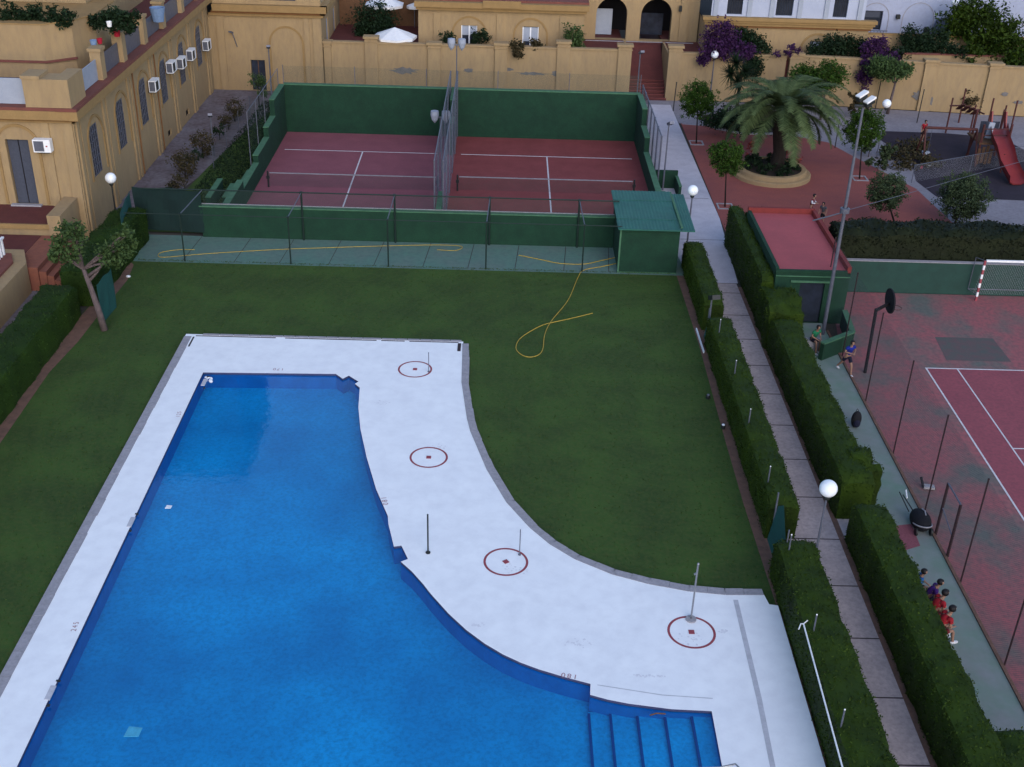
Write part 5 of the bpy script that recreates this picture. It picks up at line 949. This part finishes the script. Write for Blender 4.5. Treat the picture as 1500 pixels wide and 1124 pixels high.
def person(loc,face,ht,pose,top,bottom,label,shoes='cloth_white',seat=.42,sleeve=None,hair='hair',lean=.15,arms='relaxed',stride=0):
    e=empty('person',loc,label,'person'); e.rotation_euler=(0,0,face); k=ht/1.75
    def v(x,y,z): return Vector((x,y,z))*k          # local: faces -y
    if pose=='sit':
        hip=seat/k+.06; hp=v(0,0,hip); kn=[v(s*.12,-.43,hip+.02) for s in(-1,1)]; an=[v(s*.12,-.45+.05*s,.09) for s in(-1,1)]; lean=max(lean,.25)
    else:
        hip=.93; hp=v(0,0,hip); kn=[v(s*.10,-.03-s*stride*.22,.50+abs(stride)*.03) for s in(-1,1)]; an=[v(s*.10,.02-s*stride*.35+(.12 if s*stride<0 else 0),.09+(.08 if s*stride<0 else 0)) for s in(-1,1)]
    ln=lambda t:-lean*t
    ch=v(0,ln(.30),hip+.34); nk=v(0,ln(.55),hip+.54); hd=v(0,ln(.62)-.03,hip+.70); tp=v(0,ln(.64)-.02,hip+.80)
    sh=[v(s*.18,ln(.5),hip+.50) for s in(-1,1)]
    if arms=='relaxed': el=[v(s*.25,ln(.3)+.03,hip+.24) for s in(-1,1)]; wr=[v(s*.26,ln(.2)-.08-.1*abs(stride),hip+.02) for s in(-1,1)]
    elif arms=='lap': el=[v(s*.25,ln(.3)-.06,hip+.25) for s in(-1,1)]; wr=[v(s*.12,ln(.2)-.32,hip+.16) for s in(-1,1)]
    else: el=[v(s*.27,ln(.3)-.02,hip+.27) for s in(-1,1)]; wr=[v(s*.06,ln(.3)-.27,hip+.25) for s in(-1,1)]
    r=k
    C=[[(hp,.125*r),(v(0,ln(.15),hip+.17),.105*r),(ch,.135*r),(nk,.055*r),(v(0,ln(.58)-.01,hip+.61),.05*r),(hd,.092*r),(tp,.075*r)]]
    C+=[[(hd,.092*r),(v(0,ln(.62)-.125,hip+.69),.018*r)]]
    for i,s in enumerate((-1,1)):
        C.append([(ch,.135*r),(sh[i],.06*r),(el[i],.042*r),(wr[i],.028*r)])
        d=(wr[i]-el[i]).normalized(); pm=wr[i]+d*.07*k; C.append([(wr[i],.028*r),(pm,.034*r)])
        sd=d.cross(Vector((0,0,1)));
        if sd.length<.1: sd=Vector((0,1,0))
        sd.normalize()
        for f in range(4): q=pm+sd*(f-1.5)*.019*k; C.append([(pm,.034*r),(q+d*.035*k,.009*r),(q+d*(.075-.008*abs(f-1.3))*k+Vector((0,0,-.012*k)),.0075*r)])
        C.append([(pm,.034*r),(pm-sd*.04*k-d*.01*k,.011*r),(pm-sd*.052*k+d*.03*k,.009*r)])
        hj=v(s*.09,0,hip-.05); C.append([(hp,.125*r),(hj,.088*r),(kn[i],.06*r),(an[i],.038*r),(an[i]+v(0,-.06,-.045),.036*r),(an[i]+v(0,-.15,-.055),.03*r)])
    skin_mesh('body',C,'skin',e)
    tC=[[(v(0,0,hip+.02),.142*r),(v(0,ln(.15),hip+.17),.128*r),(ch,.152*r),(v(0,ln(.5),hip+.49),.085*r)]]
    for i in range(2): tC.append([(ch,.152*r),(sh[i],.078*r),(sh[i].lerp(el[i],.62),.062*r)])
    skin_mesh('shirt',tC,top,e)
    if sleeve: skin_mesh('sleeve',[[(sh[0].lerp(el[0],.15),.085*r),(el[0],.06*r),(el[0].lerp(wr[0],.8),.045*r)]],sleeve,e); skin_mesh('sleeve',[[(sh[1].lerp(el[1],.15),.085*r),(el[1],.06*r),(el[1].lerp(wr[1],.8),.045*r)]],sleeve,e)
    bC=[[(v(0,0,hip+.06),.138*r),(v(0,0,hip-.02),.14*r)]]
    for i,s in enumerate((-1,1)): bC.append([(v(0,0,hip-.02),.14*r),(v(s*.09,-.01,hip-.06),.105*r),(v(s*.09,0,hip-.05).lerp(kn[i],.85),.082*r)])
    skin_mesh('trousers',bC,bottom,e)
    hb=MB(); hc=hd+v(0,.018,.03); hb.ball(hc,.108*r,16,10,(1,1.1,1.0)); hb.v=[q if not(q[1]<hc.y-.05*r and q[2]<hc.z+.04*r) else (q[0]*.9,hc.y-.04*r,q[2]) for q in hb.v]; 
    o=MB(); o.v=hb.v; o.f=hb.f; o.m=hb.m
    me=bpy.data.meshes.new('hair'); me.from_pydata(o.v,[],o.f); me.materials.append(MATS[hair]); ho=bpy.data.objects.new('hair',me); COL.objects.link(ho); ho.parent=e
    for f in me.polygons: f.use_smooth=True
    for i in range(2):
        sb=MB(); a_=an[i]; sb.ball((a_.x,a_.y-.06*k,a_.z-.05*k),.06*k,12,8,(.85,2.1,.85)); me=bpy.data.meshes.new('shoe'); me.from_pydata(sb.v,[],sb.f); me.materials.append(MATS[shoes]); so=bpy.data.objects.new('shoe',me); COL.objects.link(so); so.parent=e
    return e
p=P(1184,320); person((p[0],p[1]-0.2,0),rad(60),1.5,'stand','cloth_maroon','cloth_maroon','person in dark red vest with white sleeves behind the shed roof',sleeve='cloth_white',arms='fold')
p=P(1203,330); person((p[0],p[1],0),rad(-40),1.35,'stand','cloth_grey','cloth_black','person in dark grey clothes standing behind the shed corner',lean=.3)
p=P(1349,208); person((p[0],p[1],0),rad(20),1.5,'stand','cloth_red','cloth_black','child in red top and dark trousers standing by the swing')
p=P(1196,522); e=person((p[0]-.1,p[1]+.6,0),rad(25),1.55,'sit','cloth_green','cloth_navy','person in green shirt sitting against shed door with phone',lean=.4,arms='lap',seat=.5)
T('bench','kerb_stone',None,lambda b:b.box(p[0]-.5,p[0]+.3,p[1]+.45,p[1]+.85,0,.46),label='low concrete block under the person in green shirt',cat='block')
p=P(1237,547); person((p[0],p[1],0),rad(20),1.6,'stand','cloth_blue','cloth_navy','person in blue shirt and dark shorts walking by court fence with folded arms',arms='fold',stride=1,lean=.25)
# bench people behind the near hedge
bn=empty('court_bench',(12.9,26.4,0),'low bench along the hedge with four seated people','bench'); T('seat_slab','kerb_stone',bn,lambda b:b.box(12.66,13.05,24.2,29.6,.38,.46)); T('support','kerb_stone',bn,lambda b:[b.box(12.72,12.98,y,y+.15,0,.379) for y in(24.4,26.9,29.3)])
for (px,py),tp,lb,ln_ in(((1342,846),'cloth_sky','seated person in bright blue top mostly hidden behind the near hedge',.1),((1360,862),'cloth_purple','seated person in purple top leaning forward beside the hedge',.55),((1366,884),'cloth_red','seated person in red shirt next to the purple one',.5),((1376,908),'cloth_red','seated person in red shirt nearest the camera on bench',.5)):
    q=P(px,py,.85); person((max(12.95,min(q[0],13.08)),q[1],0),rad(90+random.uniform(-25,25)),1.7+random.uniform(-.15,.12),'sit',tp,'cloth_maroon' if tp=='cloth_red' else 'cloth_navy',lb,lean=ln_,arms='lap')
q=P(1386,926,.12); T('football','opal',None,lambda b:b.ball((q[0],q[1],.125),.12),smooth=True,label='bluish white ball on the ground beside the seated people',cat='ball')
# bits on the strip
q=P(1252,626); e=empty('backpack',q,'black backpack standing upright on the court strip','backpack')
T('sack','cloth_black',e,lambda b:b.ball((q[0],q[1],.36),.36,16,10,(.55,.42,1)),smooth=True); T('pocket','cloth_navy',e,lambda b:b.ball((q[0],q[1]-.14,.24),.18,12,8,(.8,.5,.9)),smooth=True); T('strap','dark_metal',e,lambda b:b.tube([(q[0]-.05,q[1]+.05,.7),(q[0],q[1]+.08,.78),(q[0]+.05,q[1]+.05,.7)],.015,6))
q=P(1347,775); e=empty('pushchair',q,'fallen black pushchair with pale piping and long handle beside the fence','pushchair')
T('shell','cloth_black',e,lambda b:b.ball((q[0],q[1]+.1,.30),.42,20,12,(.8,1.25,.75)),smooth=True); T('rim','kerb_stone',e,lambda b:(b.tube([(q[0]+.30*math.cos(a),q[1]-.08+.42*math.sin(a),.30-.12*math.sin(a)) for a in [k*.33-3.2 for k in range(12)]],.022,6)))
T('hood_band','kerb_stone',e,lambda b:b.tube([(q[0]+.08,q[1]-.05,.60),(q[0]+.1,q[1]+.15,.64),(q[0]+.06,q[1]+.32,.60)],.022,6)); T('handle','dark_metal',e,lambda b:(b.tube([(q[0]-.28,q[1]+.5,.35),(q[0]-.48,q[1]+1.15,.7)],.022,6),b.tube([(q[0]-.12,q[1]+.55,.35),(q[0]-.36,q[1]+1.1,.62)],.022,6))); T('grip','white_paint',e,lambda b:b.tube([(q[0]-.30,q[1]+.85,.66),(q[0]-.27,q[1]+1.15,.78)],.026,6))
for dx in(-.25,.25): T('wheel','dark_metal',e,lambda b:b.tube([(q[0]+dx-.03,q[1]-.35,.13),(q[0]+dx+.03,q[1]-.35,.13)],.13,14))
q=P(1357,716); e=empty('kick_scooter',q,'small grey object lying inside the court fence','scooter'); T('deck','kerb_stone',e,lambda b:b.bar((q[0]-.12,q[1],.1),(q[0]+.25,q[1]-.05,.1),.22,.08)); T('handle','cloth_black',e,lambda b:b.bar((q[0]-.14,q[1]-.05,.1),(q[0]-.2,q[1]+.2,.35),.07,.05)); T('wheel','cloth_black',e,lambda b:b.tube([(q[0]+.22,q[1]-.1,.07),(q[0]+.22,q[1]+.06,.07)],.07,10))
for q_,lb in(((1059,628),'little white ground light on the soil strip beside lawn'),((1037,584),'small dark ground light at lawn edge beside soil strip')):
    q=P(*q_); e=empty('ground_light',q,lb,'ground light'); T('body','dark_metal',e,lambda b:b.lathe(q,[(.08,0),(.09,.12),(.07,.16)],12)); T('lens','opal' if q_[0]>1050 else 'grey_metal',e,lambda b:b.ball((q[0],q[1],.17),.065,10,6,(1,1,.6)))
T('edging_board','white_paint',None,lambda b:b.bar(P(1020,482,.06),P(1031,516,.06),.05,.1),label='short pale edging board along the soil strip',cat='board')
q=P(1050,436)
# ------------------------------------------------------------------ light
S.world=bpy.data.worlds.new('World'); S.world.use_nodes=True; n=S.world.node_tree.nodes; l=S.world.node_tree.links
sk=n.new('ShaderNodeTexSky'); sk.sky_type='NISHITA'; sk.sun_disc=False; sk.sun_elevation=rad(28); sk.sun_rotation=rad(165); sk.air_density=1.0; sk.dust_density=1.2; sk.ozone_density=1.8
l.new(sk.outputs[0],n['Background'].inputs[0]); n['Background'].inputs[1].default_value=.12
sun=bpy.data.lights.new('sun','SUN'); sun.energy=.5; sun.angle=rad(60); sun.color=(.92,.92,1); so=bpy.data.objects.new('sun',sun); COL.objects.link(so); so.rotation_euler=(rad(62),0,rad(-200+0))
el,az=rad(28),rad(165); dv=Vector((math.sin(az)*math.cos(el),math.cos(az)*math.cos(el),math.sin(el))); so.rotation_euler=dv.to_track_quat('Z','Y').to_euler()
S.view_settings.view_transform='Standard'; S.view_settings.look='None'; S.view_settings.gamma=1; S.view_settings.exposure=1.0
S.render.engine='CYCLES'; S.cycles.transparent_max_bounces=24; S.cycles.max_bounces=6
